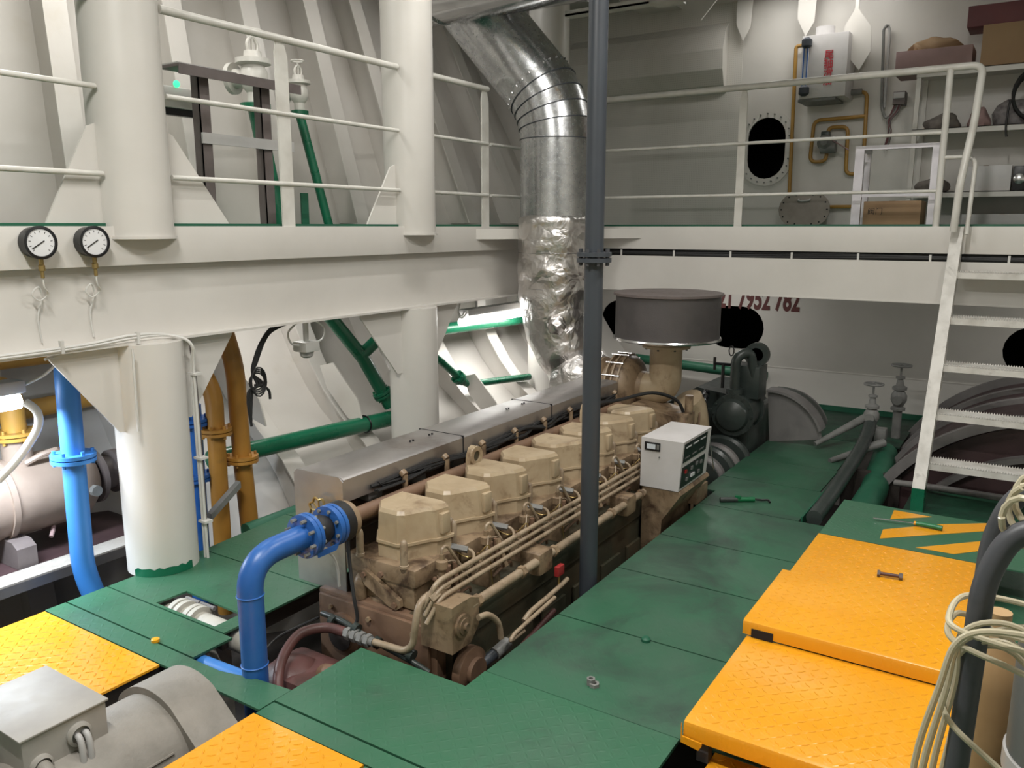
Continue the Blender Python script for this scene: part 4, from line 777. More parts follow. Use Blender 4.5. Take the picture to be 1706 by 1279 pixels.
for k in range(8):
    a = 2*math.pi*k/8+0.3
    for x in (2.255, 2.405): obj('flange_bolt', B().cyl((x-0.045, 2.477+0.076*math.cos(a), 0.485+0.076*math.sin(a)), (x+0.04, 2.477+0.076*math.cos(a), 0.485+0.076*math.sin(a)), 0.008, 6), 'valve_grey', bp)
obj('bonding_strap', B().prism([(2.255, 0.40), (2.36, 0.40), (2.38, 0.425), (2.25, 0.425)], 'y', 2.41, 2.414), 'blue_paint', bp)
obj('hanging_tag', B().tube(smooth([(2.33, 2.44, 0.40), (2.36, 2.43, 0.36), (2.38, 2.43, 0.30), (2.385, 2.43, 0.22)], 5), 0.006, 6), 'plastic_grey', bp)
obj('branch_pipe', B().tube([(1.945, 2.83, -0.05), (1.96, 2.62, -0.055), (1.965, 2.49, -0.06)], 0.036, 18), 'pale_blue_paint', bp)
# pump in the pit beneath
pp = thing('bilge_pump', (2.2, 2.48, -0.9), 'red-brown pump half hidden in the pit by the blue pipe', 'pump')
obj('volute', B().lathe((2.205, 2.64, -0.22), (0, -1, 0), [(0.06, 0), (0.14, 0.02), (0.15, 0.06), (0.15, 0.14), (0.12, 0.18), (0.07, 0.19), (0.07, 0.26), (0, 0.26)], 28), 'pump_red', pp)
obj('pump_casing', B().box(2.10, 2.36, 2.38, 2.66, -0.50, -0.10, 0.04), 'pump_red', pp); obj('pump_base', B().box(2.05, 2.38, 2.3, 2.7, -0.938, -0.5, 0.02), 'engine_side', pp)
obj('suction_pipe', B().tube(smooth([(2.25, 2.40, -0.12), (2.22, 2.30, -0.10), (2.18, 2.26, -0.2), (2.16, 2.26, -0.4)], 6), 0.045, 14), 'engine_brown', pp)
obj('hand_wheel', B().tube([(2.17+0.055*math.cos(a*0.45), 2.30, -0.14+0.055*math.sin(a*0.45)) for a in range(15)], 0.009, 8), 'engine_side', pp)
for k in range(4): obj('pump_hose', B().tube(smooth([(2.02+0.09*k, 2.34, -0.12), (2.05+0.09*k, 2.30, -0.05-0.02*(k % 2)), (2.10+0.08*k, 2.30, -0.12), (2.12+0.08*k, 2.32, -0.3)], 5), 0.014+0.004*(k % 2), 10), ('black_rubber', 'pump_red', 'engine_brown', 'black_rubber')[k], pp)
obj('sensor_leads', B().tube(smooth([(2.02, 2.54, 0.0), (2.10, 2.60, -0.01), (2.25, 2.66, -0.015), (2.42, 2.60, 0.015)], 7), 0.006, 6), 'black_rubber', pp)
# cream pipework seen in the floor cut-out
cp = thing('discharge_pipework', (2.2, 3.15, -0.9), 'dirty cream flanged pipe seen through the floor cut-out', 'pipe')
obj('flanged_pipe', B().tube(smooth([(2.20, 3.42, -0.10), (2.20, 3.30, -0.075), (2.20, 3.10, -0.075), (2.205, 2.90, -0.08), (2.21, 2.78, -0.09)], 6), 0.055, 20), 'pump_cream', cp)
for y in (3.31, 3.27, 3.20, 3.165): f_ = obj('coupling_half', B().cyl((2.20, y-0.013, -0.078), (2.20, y+0.013, -0.078), 0.082, 28), 'pump_cream', cp)
for y in (3.29, 3.18): obj('coupling_bolt', B().cyl((2.262, y-0.05, -0.02), (2.262, y+0.05, -0.02), 0.011, 8), 'rim_grey', cp)
obj('pipe_support', B().box(2.16, 2.24, 3.0, 3.05, -0.938, -0.12), 'pump_cream', cp)

# vertical grey pipe in front of the engine
gp = thing('grey_vent_pipe', (3.49, 1.79, -0.9), 'tall dark grey vertical pipe with a bolted flange in front of the engine', 'pipe')
obj('pipe_run', B().cyl((3.49, 1.792, -0.938), (3.49, 1.792, 4.0), 0.0445, 28), 'grey_pipe', gp)
for z0_ in (1.585, 1.612): obj('pipe_flange', B().cyl((3.49, 1.792, z0_), (3.49, 1.792, z0_+0.02), 0.082, 28), 'grey_pipe', gp)
for k in range(8):
    a = 2*math.pi*k/8; obj('flange_bolt', B().cyl((3.49+0.068*math.cos(a), 1.792+0.068*math.sin(a), 1.57), (3.49+0.068*math.cos(a), 1.792+0.068*math.sin(a), 1.648), 0.009, 6), 'handle_grey', gp)

# instrument box on its console
cs = thing('console_stand', (4.65, 1.8, -0.9), 'brown sheet-metal console carrying the white instrument box', 'stand')
obj('console_body', B().prism([(1.932, 0.195), (1.70, 0.195), (1.685, 0.175), (1.80, 0.0), (1.815, -0.35), (1.835, -0.60), (1.932, -0.60)], 'x', 4.46, 4.96), 'engine_tan', cs); obj('junction_box', B().box(4.90, 5.10, 1.74, 1.84, -0.02, 0.09, 0.006), 'engine_tan', cs)
ib = thing('instrument_box', (4.7, 1.8, 0.2), 'white instrument box with black meter panels on the console', 'instrument')
bx = B(); bx.prism([(1.945, 0.20), (1.945, 0.505), (1.675, 0.505), (1.70, 0.20)], 'x', 4.455, 4.93); body = obj('case', bx, 'instrument_white', ib)
def slant(z, off): return 1.70-0.025*(z-0.20)/0.305-off
def spanel(x0, x1, z0_, z1_, off, th, mat_, nm): return obj(nm, B().prism([(slant(z0_, off), z0_), (slant(z1_, off), z1_), (slant(z1_, off+th), z1_), (slant(z0_, off+th), z0_)], 'x', x0, x1), mat_, body)
spanel(4.475, 4.86, 0.375, 0.49, 0, 0.003, 'panel_black', 'meter_panel'); spanel(4.475, 4.86, 0.215, 0.345, 0, 0.003, 'panel_black', 'switch_panel')
for k in range(3): spanel(4.50+0.12*k, 4.585+0.12*k, 0.46, 0.468, 0.003, 0.002, 'gauge_face', 'meter_scale'); spanel(4.50+0.12*k, 4.57+0.12*k, 0.395, 0.403, 0.003, 0.002, 'valve_grey', 'meter_scale')
for k, (x, z, m_) in enumerate(((4.52, 0.30, 'red_plastic'), (4.62, 0.30, 'valve_grey'), (4.70, 0.31, 'valve_grey'), (4.78, 0.30, 'valve_grey'), (4.55, 0.245, 'valve_grey'), (4.63, 0.25, 'gauge_face'), (4.66, 0.25, 'gauge_face'), (4.75, 0.245, 'valve_grey'))): spanel(x, x+0.025, z, z+0.02, 0.003, 0.008, m_, 'switch')
obj('display_bezel', B().box(4.448, 4.456, 1.82, 1.92, 0.43, 0.482, 0.003), 'panel_black', body); obj('display', B().box(4.446, 4.449, 1.85, 1.905, 0.442, 0.472), 'display_grey', body)
obj('display_key', B().box(4.446, 4.449, 1.826, 1.842, 0.442, 0.472), 'valve_grey', body); obj('case_screw', B().cyl((4.45, 1.825, 0.395), (4.456, 1.825, 0.395), 0.005, 8), 'valve_grey', body)
obj('side_stay', B().tube([(4.935, 1.69, 0.45), (5.0, 1.67, 0.20)], 0.004, 6), 'shiny_steel', body)

# ================================================================== STARBOARD SIDE UNDER THE GALLERY
tk = thing('ribbed_tank', (6.6, -0.45, -0.9), 'dark maroon round tank with grey rims behind the ladder', 'tank')
TY, TZ, TR = -0.25, -0.70, 1.25
def arc_sheet(R0, R1, x0, x1, z_min=-0.935, n=60):
    # part of a ring about the tank axis that stays above the tank top
    o_ = []; i_ = []
    a0 = math.asin((z_min-TZ)/R1)
    for k in range(n+1):
        a = a0+(math.pi-2*a0)*k/n; o_.append((TY+R1*math.cos(a), TZ+R1*math.sin(a)))
        if R0 > 0: i_.append((TY+R0*math.cos(a), max(z_min, TZ+R0*math.sin(a))))
    return B().prism(o_+i_[::-1], 'x', x0, x1)
obj('tank_shell', arc_sheet(0, TR, 6.16, 7.78), 'maroon_paint', tk)
obj('tank_end', arc_sheet(0, TR-0.05, 6.13, 6.16), 'maroon_paint', tk)
for r0, r1, x0 in ((TR-0.03, TR+0.035, 6.06), (0.98, 1.02, 6.06), (0.70, 0.74, 6.03)): obj('end_ring', arc_sheet(r0, r1, x0, 6.13), 'rim_grey', tk)
for x, r in ((6.75, 0.035), (7.2, 0.035), (7.68, 0.06)): obj('tank_rim', arc_sheet(TR-0.01, TR+r, x, x+0.07), 'rim_grey', tk)
obj('drip_coaming', B().tube(smooth([(5.98, 0.72, 0.02), (5.90, 0.45, 0.05), (5.86, 0.0, 0.06), (5.88, -0.6, 0.05), (5.98, -1.1, 0.02)], 6), 0.022, 12), 'rim_grey', tk)
def wheel_valve(loc, label, s=1.0):
    x, y, z = loc; t = thing('wheel_valve', loc, label, 'valve', 'hand wheel valves by the ladder')
    obj('valve_body', B().lathe(loc, 'z', [(0.055*s, 0), (0.055*s, 0.02*s), (0.035*s, 0.03*s), (0.06*s, 0.08*s), (0.06*s, 0.12*s), (0.035*s, 0.16*s), (0.055*s, 0.165*s), (0.055*s, 0.185*s), (0.03*s, 0.20*s)], 20), 'valve_grey', t)
    obj('bonnet', B().lathe((x, y, z+0.20*s), 'z', [(0.03*s, 0), (0.022*s, 0.05*s), (0.035*s, 0.055*s), (0.035*s, 0.07*s), (0.009*s, 0.075*s), (0.009*s, 0.17*s)], 16), 'valve_grey', t)
    w_ = obj('hand_wheel', B().tube([(x+0.07*s*math.cos(2*math.pi*k/24), y+0.07*s*math.sin(2*math.pi*k/24), z+0.36*s) for k in range(25)], 0.009*s, 8), 'valve_grey', t)
    for k in range(3): a = 2*math.pi*k/3; obj('spoke', B().tube([(x, y, z+0.365*s), (x+0.07*s*math.cos(a), y+0.07*s*math.sin(a), z+0.36*s)], 0.006*s, 6), 'valve_grey', w_)
    obj('side_branch', B().cyl((x-0.09*s, y, z+0.09*s), (x+0.09*s, y, z+0.09*s), 0.035*s, 16), 'valve_grey', t)
    return t
wheel_valve((7.0, 1.06, 0.15), 'grey hand wheel valve on the pipe beside the ladder', 1.0); wheel_valve((7.4, 0.92, 0.24), 'grey hand wheel valve showing between ladder and maroon tank', 1.05)
pd = thing('floor_pipes', (5.9, 0.9, -0.2), 'dark green pipes running in the trench beside the walkway', 'pipe')
obj('pipe_run', B().tube(smooth([(4.95, 1.02, 0.02), (5.6, 1.02, 0.05), (6.5, 1.03, 0.12), (7.0, 1.06, 0.20)], 6), 0.048, 16), 'gear_green', pd)
obj('pipe_run', B().tube([(4.95, 0.82, -0.04), (5.9, 0.84, -0.05), (7.0, 0.93, -0.05)], 0.09, 24), 'gallery_green', pd); obj('pipe_support', B().box(6.1, 6.16, 0.7, 1.09, -0.938, 0.03), 'bilge_dark', pd)
obj('trench_lip', B().box(4.95, 7.05, 1.088, 1.098, -0.05, 0.012), 'gallery_green', pd)
for k, (a, b2) in enumerate((((7.0, 1.10, 0.23), (6.62, 1.40, 0.05)), ((6.75, 0.92, 0.10), (6.32, 1.22, 0.012)))):
    obj('drain_arm', B().tube([a, b2], 0.028, 10, True, [0.035, 0.02]), 'valve_grey', pd)
obj('valve_stand', B().cyl((7.0, 1.06, -0.02), (7.0, 1.06, 0.15), 0.035, 14), 'valve_grey', pd); obj('valve_stand', B().cyl((7.4, 0.92, 0.0), (7.4, 0.92, 0.24), 0.035, 14), 'valve_grey', pd)
obj('drip_can', B().box(6.90, 7.0, 0.93, 1.01, 0.06, 0.17, 0.01), 'valve_grey', pd)
# green pipe along the foot of the bulkhead behind the engine
gbp = thing('bulkhead_pipe', (8.0, 2.9, 0.4), 'dark green pipe with saddle along the bulkhead behind the gearbox', 'pipe')
obj('pipe_run', B().tube([(8.04, 3.6, 0.36), (8.04, 2.2, 0.30)], 0.05, 16), 'gallery_green', gbp); obj('saddle', B().box(7.98, XB-0.014, 2.5, 2.54, 0.25, 0.38), 'gallery_green', gbp)

# ================================================================== PORT WING BELOW THE GALLERY
def fpipe(name, loc, label, cat, runs, mat, flanges=(), rf=0.0):
    t = thing(name, loc, label, cat)
    for path, r in runs: obj('pipe_run', B().tube(path, r, 20), mat, t)
    for (c, d, r) in flanges:
        c = Vector(c); d = Vector(d).normalized()
        for s in (-0.021, 0.003): fl_ = obj('pipe_flange', B().cyl(c+d*s, c+d*(s+0.018), r, 28), mat, t)
        for k in range(6):
            a = 2*math.pi*k/6; a_ = Vector((0, 0, 1)) if abs(d.z) < 0.9 else Vector((1, 0, 0)); u_ = d.cross(a_).normalized(); v_ = d.cross(u_); q = c+(u_*math.cos(a)+v_*math.sin(a))*r*0.82
            obj('flange_bolt', B().cyl(q-d*0.04, q+d*0.04, 0.009, 6), mat, t)
    return t
fpipe('blue_riser', (2.13, 4.0, -0.5), 'pale blue vertical pipe with a flange left of the first pillar', 'pipe', [(bend([(2.155, 4.0, 1.45), (2.13, 4.0, 0.02), (2.20, 3.92, -0.35)], 0.10), 0.055)], 'pale_blue_paint', [((2.141, 4.0, 0.615), (0.017, 0, 1), 0.105)])
# heat exchanger on its bed
hx = thing('heat_exchanger', (1.9, 4.62, -0.1), 'brown cylindrical heat exchanger with banded shell on a checker bed', 'heat exchanger')
HY, HZ, HR = 4.62, 0.30, 0.215
sh = obj('shell', B().lathe((0.9, HY, HZ), (1, 0, 0), [(0.12, 0.0), (HR-0.02, 0.02), (HR, 0.06), (HR, 1.50), (HR-0.015, 1.58), (HR-0.07, 1.64), (0.10, 1.66)], 44), 'copper_tan', hx)
obj('end_cap', B().lathe((2.56, HY, HZ), (1, 0, 0), [(0.10, 0), (0.16, 0.005), (0.16, 0.03), (0.10, 0.05), (0.10, 0.12), (0.13, 0.13), (0.13, 0.17), (0, 0.18)], 32), 'brown_angle', hx)
for x in (1.55, 2.02): obj('strap', B().lathe((x, HY, HZ), (1, 0, 0), [(HR, 0), (HR+0.014, 0), (HR+0.014, 0.03), (HR, 0.03)], 44), 'copper_tan', hx)
for x in (1.50, 2.0): obj('saddle', B().prism([(HY-0.26, -0.02), (HY-0.26, 0.09), (HY-0.21, 0.12), (HY+0.2, 0.12), (HY+0.2, -0.02)], 'x', x-0.01, x+0.09), 'brown_angle', hx)
nz = obj('nozzle', B().lathe((2.16, HY-0.02, HZ+0.19), 'z', [(0.075, 0), (0.075, 0.13)], 24), 'copper_tan', hx); obj('plug', B().cyl((2.46, HY-0.24, HZ-0.02), (2.46, HY-0.19, HZ-0.02), 0.032, 8), 'valve_grey', hx); obj('small_valve', B().tube([(2.15, HY-0.12, HZ+0.2), (2.22, HY-0.16, HZ+0.24), (2.30, HY-0.16, HZ+0.25)], 0.016, 8), 'copper_tan', hx)
obj('drain_cock', B().tube([(2.26, HY-0.12, HZ-0.19), (2.22, HY-0.16, HZ-0.23)], 0.012, 8), 'carton_pink', hx)
bed = thing('equipment_bed', (1.9, 4.5, -0.9), 'steel checker-plate bed under the heat exchanger', 'bed')
obj('bed_top', B().box(0.3, 2.78, 4.22, 4.95, -0.032, -0.022), 'maroon_paint', bed); obj('bed_edge', B().box(0.3, 2.78, 4.20, 4.34, -0.022, -0.012), 'steel_checker', bed); obj('bed_rail', B().box(0.3, 2.78, 4.20, 4.22, -0.075, -0.022), 'bare_steel', bed)
for x in (0.6, 1.6, 2.6): obj('bed_leg', B().box(x, x+0.06, 4.26, 4.32, -0.938, -0.075), 'bilge_dark', bed)
yp = fpipe('yellow_supply_pipe', (2.2, 4.65, 0.5), 'yellow pipe with a flange feeding the heat exchanger', 'pipe', [(bend([(2.16, 4.60, 0.62), (2.16, 4.60, 0.92), (0.8, 4.60, 0.92)], 0.1), 0.06), ([(0.8, 4.85, 0.70), (2.95, 4.85, 0.72)], 0.055), ([(0.8, 4.9, 1.02), (2.8, 4.9, 1.0)], 0.05)], 'pipe_yellow', [((2.16, 4.60, 0.645), (0, 0, 1), 0.115)])
# cool tube lamp at the far left
la = thing('tube_lamp', (1.7, 4.1, 0.92), 'glowing tube lamp with cable hung beside the blue riser', 'lamp')
obj('lamp_housing', B().box(1.25, 1.98, 4.05, 4.16, 0.965, 1.03, 0.015), 'plastic_grey', la); obj('lamp_tube', B().tube([(1.27, 4.10, 0.925), (1.96, 4.10, 0.925)], 0.04, 16), 'tube_glow_cool', la); obj('lamp_hanger', B().tube([(1.5, 4.10, 1.03), (1.5, 4.0, 1.19)], 0.008, 8), 'plastic_grey', la)
obj('lamp_cable', B().tube(smooth([(1.98, 4.08, 1.0), (2.06, 4.02, 1.05), (2.12, 3.92, 1.15), (2.10, 3.80, 1.18), (1.9, 3.70, 1.17)], 6), 0.007, 8), 'cable_white', la); obj('lamp_conduit', B().tube(smooth([(1.95, 4.02, 0.93), (1.98, 3.98, 0.88), (1.96, 3.96, 0.8), (1.86, 3.96, 0.68), (1.76, 3.96, 0.60)], 6), 0.02, 10), 'cable_white', la)
lamp_light('tube_lamp_light', (1.62, 4.10, 0.875), 0.7, 0.10, 42, (0.80, 0.90, 1.0))
# ochre and blue risers behind the first pillar
fpipe('ochre_riser', (3.05, 4.05, -0.6), 'ochre vertical pipe nearest the white pillar', 'pipe', [(bend([(3.02, 4.06, -0.6), (3.025, 4.05, 0.60), (3.03, 4.05, 0.78), (2.97, 4.16, 1.05), (2.97, 4.3, 1.3)], 0.12), 0.052)], 'ochre_paint', [((3.027, 4.05, 0.555), (0, 0, 1), 0.092)])
fpipe('ochre_riser', (3.22, 4.05, -0.6), 'taller ochre vertical pipe beside the black cable bundle', 'pipe', [(bend([(3.26, 4.06, -0.6), (3.20, 4.05, 0.36), (3.19, 4.05, 0.92), (3.16, 4.10, 1.16), (3.16, 4.14, 1.45)], 0.10), 0.056)], 'ochre_paint', [((3.20, 4.05, 0.345), (0.02, 0, 1), 0.098)])
fpipe('blue_standpipe', (2.93, 4.15, -0.6), 'deep blue vertical pipe half hidden behind the first pillar', 'pipe', [([(2.92, 4.15, -0.6), (2.935, 4.15, 0.72)], 0.06)], 'blue_paint', [((2.935, 4.15, 0.62), (0, 0, 1), 0.10), ((2.93, 4.15, 0.28), (0, 0, 1), 0.095)])
obj('pipe_bracket', B().prism([(2.88, 0.06), (3.10, 0.20), (3.10, 0.24), (2.88, 0.10)], 'y', 3.95, 3.99), 'valve_grey', label='grey flat bracket tying the ochre pipe to the blue standpipe', cat='bracket')
# green bilge and ballast pipes along the hull
fpipe('ballast_pipe', (4.0, 4.25, 0.2), 'thick green pipe crossing behind the second pillar', 'pipe', [([(3.10, 4.23, 0.33), (4.62, 4.03, 0.33)], 0.058)], 'green_paint')
obj('pipe_clip', B().tube([(4.32, 4.07+0.063*math.cos(k*0.35), 0.33+0.063*math.sin(k*0.35)) for k in range(19)], 0.006, 6), 'panel_black', label='black U-bolt clip round the thick green pipe', cat='clip')
fpipe('green_diagonal_pipe', (4.5, 4.3, 0.3), 'green pipe slanting down from the gallery to the second pillar', 'pipe', [([(4.02, 4.25, 1.30), (4.42, 4.16, 0.80), (4.58, 4.05, 0.42)], 0.05), ([(4.40, 4.16, 0.82), (4.66, 4.08, 1.02)], 0.047)], 'green_paint', [((4.535, 4.08, 0.52), (0.16, -0.11, -0.38), 0.075)])
fpipe('green_low_pipe', (3.4, 3.98, -0.2), 'green pipe running low behind the ochre risers', 'pipe', [([(3.1, 3.93, -0.08), (4.05, 3.86, -0.05)], 0.055)], 'gallery_green')
fpipe('green_branch_pipe', (6.3, 4.3, 0.2), 'thin green pipe with clamped elbow below the tube light', 'pipe', [(bend([(4.95, 4.0, 0.83), (5.46, 3.98, 0.45), (6.27, 3.86, 0.405)], 0.08), 0.030)], 'green_paint', [((5.36, 3.984, 0.524), (0.51, -0.02, -0.38), 0.058)])
fpipe('green_header_pipe', (6.2, 4.35, 0.8), 'green header pipe behind the glowing tube light', 'pipe', [([(5.2, 4.15, 0.92), (6.7, 4.10, 0.89)], 0.05)], 'green_paint')
# tube light below the gallery
lb = thing('tube_lamp', (5.9, 3.95, 0.95), 'glowing tube light hanging from the girder beside the foil-wrapped duct', 'lamp')
obj('lamp_housing', B().box(5.42, 6.45, 3.92, 4.02, 1.03, 1.085, 0.012), 'plastic_grey', lb); obj('lamp_tube', B().tube([(5.36, 3.95, 0.985), (6.36, 3.95, 0.985)], 0.036, 16), 'tube_glow_port', lb)
for x in (5.6, 6.25): obj('lamp_hanger', B().cyl((x, 3.97, 1.08), (x, 3.97, 1.19), 0.012, 8), 'plastic_grey', lb)
for k in range(2): obj('lamp_cable', B().tube(smooth([(5.44, 3.95+0.03*k, 1.06), (5.34, 3.93, 1.02+0.02*k), (5.28, 3.92, 1.08), (5.26+0.03*k, 3.90, 1.17)], 6), 0.007, 6), 'cable_white', lb)
obj('control_gear', B().box(6.28, 6.40, 3.86, 3.92, 1.08, 1.16, 0.006), 'cable_white', lb)
lamp_light('tube_light_glow', (5.86, 3.95, 0.935), 1.0, 0.08, 7, (1.0, 0.98, 0.95))
# detector, cables and brackets under the girder
dt = thing('smoke_detector', (3.56, 3.85, 0.95), 'white ceiling detector with two cable loops under the girder', 'detector')
obj('detector_stem', B().cyl((3.565, 3.83, 1.05), (3.565, 3.83, 1.188), 0.018, 12), 'cable_white', dt); obj('detector_box', B().box(3.505, 3.625, 3.77, 3.89, 0.985, 1.05, 0.012), 'cable_white', dt); obj('detector_head', B().lathe((3.565, 3.83, 0.945), 'z', [(0.025, 0), (0.04, 0.012), (0.045, 0.04)], 20), 'plastic_grey', dt)
for s in (-1, 1): obj('detector_cable', B().tube(smooth([(3.565+0.06*s, 3.83, 1.03), (3.565+0.13*s, 3.82, 1.05), (3.565+0.15*s, 3.82, 1.12), (3.565+0.06*s, 3.82, 1.18)], 6), 0.006, 6), 'cable_white', dt)
cb_ = thing('cable_bundle', (3.15, 3.82, 0.62), 'black cable bundle tied up and dangling beside the ochre riser', 'cable')
for k in range(3): obj('cable_strand', B().tube(smooth([(3.45, 3.84, 1.175), (3.30, 3.83, 1.16-0.01*k), (3.20+0.012*k, 3.82, 1.08), (3.14+0.012*k, 3.82, 0.97), (3.13, 3.82, 0.91), (3.15+0.02*k, 3.81, 0.84), (3.12-0.015*k, 3.82, 0.80), (3.10, 3.82, 0.66-0.03*k)], 7), 0.008, 8), 'black_rubber', cb_)
for k in range(4): obj('cable_loop', B().tube([(3.15+0.055*math.cos(a*0.45+k), 3.81-0.006*k, 0.86+(0.05+0.012*k)*math.sin(a*0.45+k)) for a in range(15)], 0.005, 6), 'black_rubber', cb_)
obj('cable_tail', B().tube(smooth([(3.14, 3.82, 0.84), (3.20, 3.81, 0.82), (3.235, 3.81, 0.79), (3.24, 3.81, 0.74)], 5), 0.008, 6), 'black_rubber', cb_)
gc = thing('girder_cables', (2.6, 3.70, 1.17), 'pale cables clipped along the bottom of the long girder and down the pillar', 'cable')
for k in range(2): obj('cable_run', B().tube(smooth([(1.3, 3.662, 1.203+0.012*k), (2.0, 3.662, 1.206+0.01*k), (2.30, 3.660, 1.222+0.014*k), (2.50, 3.655, 1.215), (2.58, 3.60, 1.16), (2.60, 3.625+0.02*k, 1.0), (2.605, 3.63+0.02*k, 0.4), (2.605, 3.63+0.02*k, 0.0)], 7), 0.008, 8), 'cable_white', gc)
obj('dark_cable', B().tube(smooth([(2.615, 3.66, 1.18), (2.625, 3.65, 0.9), (2.625, 3.65, 0.3), (2.62, 3.65, 0.01)], 5), 0.008, 8), 'brown_angle', gc)
obj('dark_cable', B().tube(smooth([(2.75, 3.86, 1.176), (3.4, 3.86, 1.17), (4.0, 3.86, 1.178)], 5), 0.009, 8), 'black_rubber', gc)
obj('cable_run', B().tube(smooth([(2.2575, 3.60, 1.18), (2.252, 3.60, 0.9), (2.252, 3.60, 0.78)], 4), 0.006, 6), 'cable_white', gc)
for z in (1.0, 0.55, 0.2): obj('cable_clip', B().box(2.588, 2.635, 3.605, 3.665, z, z+0.012), 'cable_white', gc)
for x in (1.6, 1.95, 2.32): obj('cable_clip', B().box(x, x+0.014, 3.648, 3.67, 1.192, 1.25), 'cable_white', gc)
# cable in the far girder slot
fc = thing('slot_cable', (6.40, 1.5, 1.52), 'black cables clipped in the slot of the far girder', 'cable')
for k in range(3): obj('cable_run', B().tube(smooth([(6.412, 3.6-0.62*i, 1.527+0.010*k+0.006*math.sin(i*1.7+k)) for i in range(10)], 4), 0.009, 8), 'black_rubber', fc)
for i in range(7): obj('cable_clip', B().box(6.395, 6.401, 3.02-0.47*i, 3.035-0.47*i, 1.50, 1.56), 'cable_white', fc)
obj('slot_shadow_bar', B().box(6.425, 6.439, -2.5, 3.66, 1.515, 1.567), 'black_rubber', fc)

# ================================================================== UPPER GALLERY, PORT SIDE
def gauge(x, label):
    t = thing('pressure_gauge', (x, 3.66, 1.60), label, 'gauge', 'pressure gauges on the gallery edge'); z = 1.683
    obj('gauge_case', B().lathe((x, 3.685, z), (0, -1, 0), [(0.062, 0), (0.066, 0.004), (0.066, 0.052), (0.071, 0.054), (0.071, 0.066), (0.060, 0.068), (0.058, 0.058)], 36), 'panel_black', t)
    f_ = obj('dial', B().cyl((x, 3.626, z), (x, 3.622, z), 0.058, 36), 'gauge_face', t)
    obj('needle', B().prism([(x-0.038, z-0.028), (x-0.040, z-0.024), (x+0.014, z+0.010), (x+0.016, z+0.006)], 'y', 3.619, 3.621), 'dark_ink', f_)
    for k in range(11):
        a = math.radians(225-27*k); obj('dial_mark', B().tube([(x+0.042*math.cos(a), 3.6215, z+0.042*math.sin(a)), (x+0.051*math.cos(a), 3.6215, z+0.051*math.sin(a))], 0.0013, 4), 'dark_ink', f_)
    obj('stem', B().lathe((x+0.01, 3.655, 1.53), 'z', [(0.008, 0), (0.008, 0.03), (0.014, 0.032), (0.014, 0.055), (0.010, 0.058), (0.010, 0.09)], 8), 'brass', t)
    obj('capillary', B().tube(smooth([(x+0.01, 3.655, 1.53), (x+0.015, 3.66, 1.49), (x+0.01+0.028, 3.68, 1.46), (x+0.01, 3.70, 1.43), (x-0.02, 3.70, 1.46), (x+0.01, 3.70, 1.49), (x+0.03, 3.72, 1.44), (x+0.012, 3.735, 1.35), (x+0.02, 3.738, 1.24)], 6), 0.004, 6), 'cable_white', t)
gauge(1.895, 'round pressure gauge with white dial farther from the pillar'); gauge(2.135, 'round pressure gauge with white dial nearest the first pillar')
# brown angle-iron stand
bs = thing('angle_stand', (3.3, 4.15, 1.752), 'brown angle-iron stand on the gallery behind the railing', 'stand')
obj('stand_top', B().box(2.93, 3.80, 4.02, 4.20, 2.60, 2.615), 'brown_angle', bs); obj('top_edge', B().box(2.93, 3.80, 4.02, 4.028, 2.56, 2.60), 'brown_angle', bs); obj('top_sheet', B().box(2.93, 3.32, 4.03, 4.20, 2.615, 2.622), 'plastic_grey', bs)
for x in (3.10, 3.54): obj('stand_leg', B().box(x, x+0.075, 4.10, 4.11, 1.752, 2.60).box(x, x+0.01, 4.10, 4.16, 1.752, 2.60), 'brown_angle', bs)
obj('cross_bar', B().box(3.10, 3.78, 4.085, 4.097, 2.215, 2.275), 'plastic_grey', bs); obj('rear_leg', B().box(3.78, 3.80, 4.18, 4.20, 1.752, 2.60), 'brown_angle', bs)
eb = thing('emergency_box', (3.05, 4.4, 2.4), 'small white fitting with a green indicator under the angle stand', 'fitting')
obj('fitting_case', B().box(2.96, 3.30, 4.36, 4.42, 2.43, 2.55, 0.008), 'cable_white', eb); obj('indicator', B().lathe((3.15, 4.36, 2.565), (0, -1, 0), [(0.02, 0), (0.02, 0.01), (0, 0.014)], 14), 'indicator_green', eb); obj('fitting_base', B().box(3.0, 3.35, 4.37, 4.41, 2.39, 2.43), 'panel_black', eb); obj('fitting_bracket', B().box(3.06, 3.2, 4.42, 4.98, 2.45, 2.48), 'valve_grey', eb)
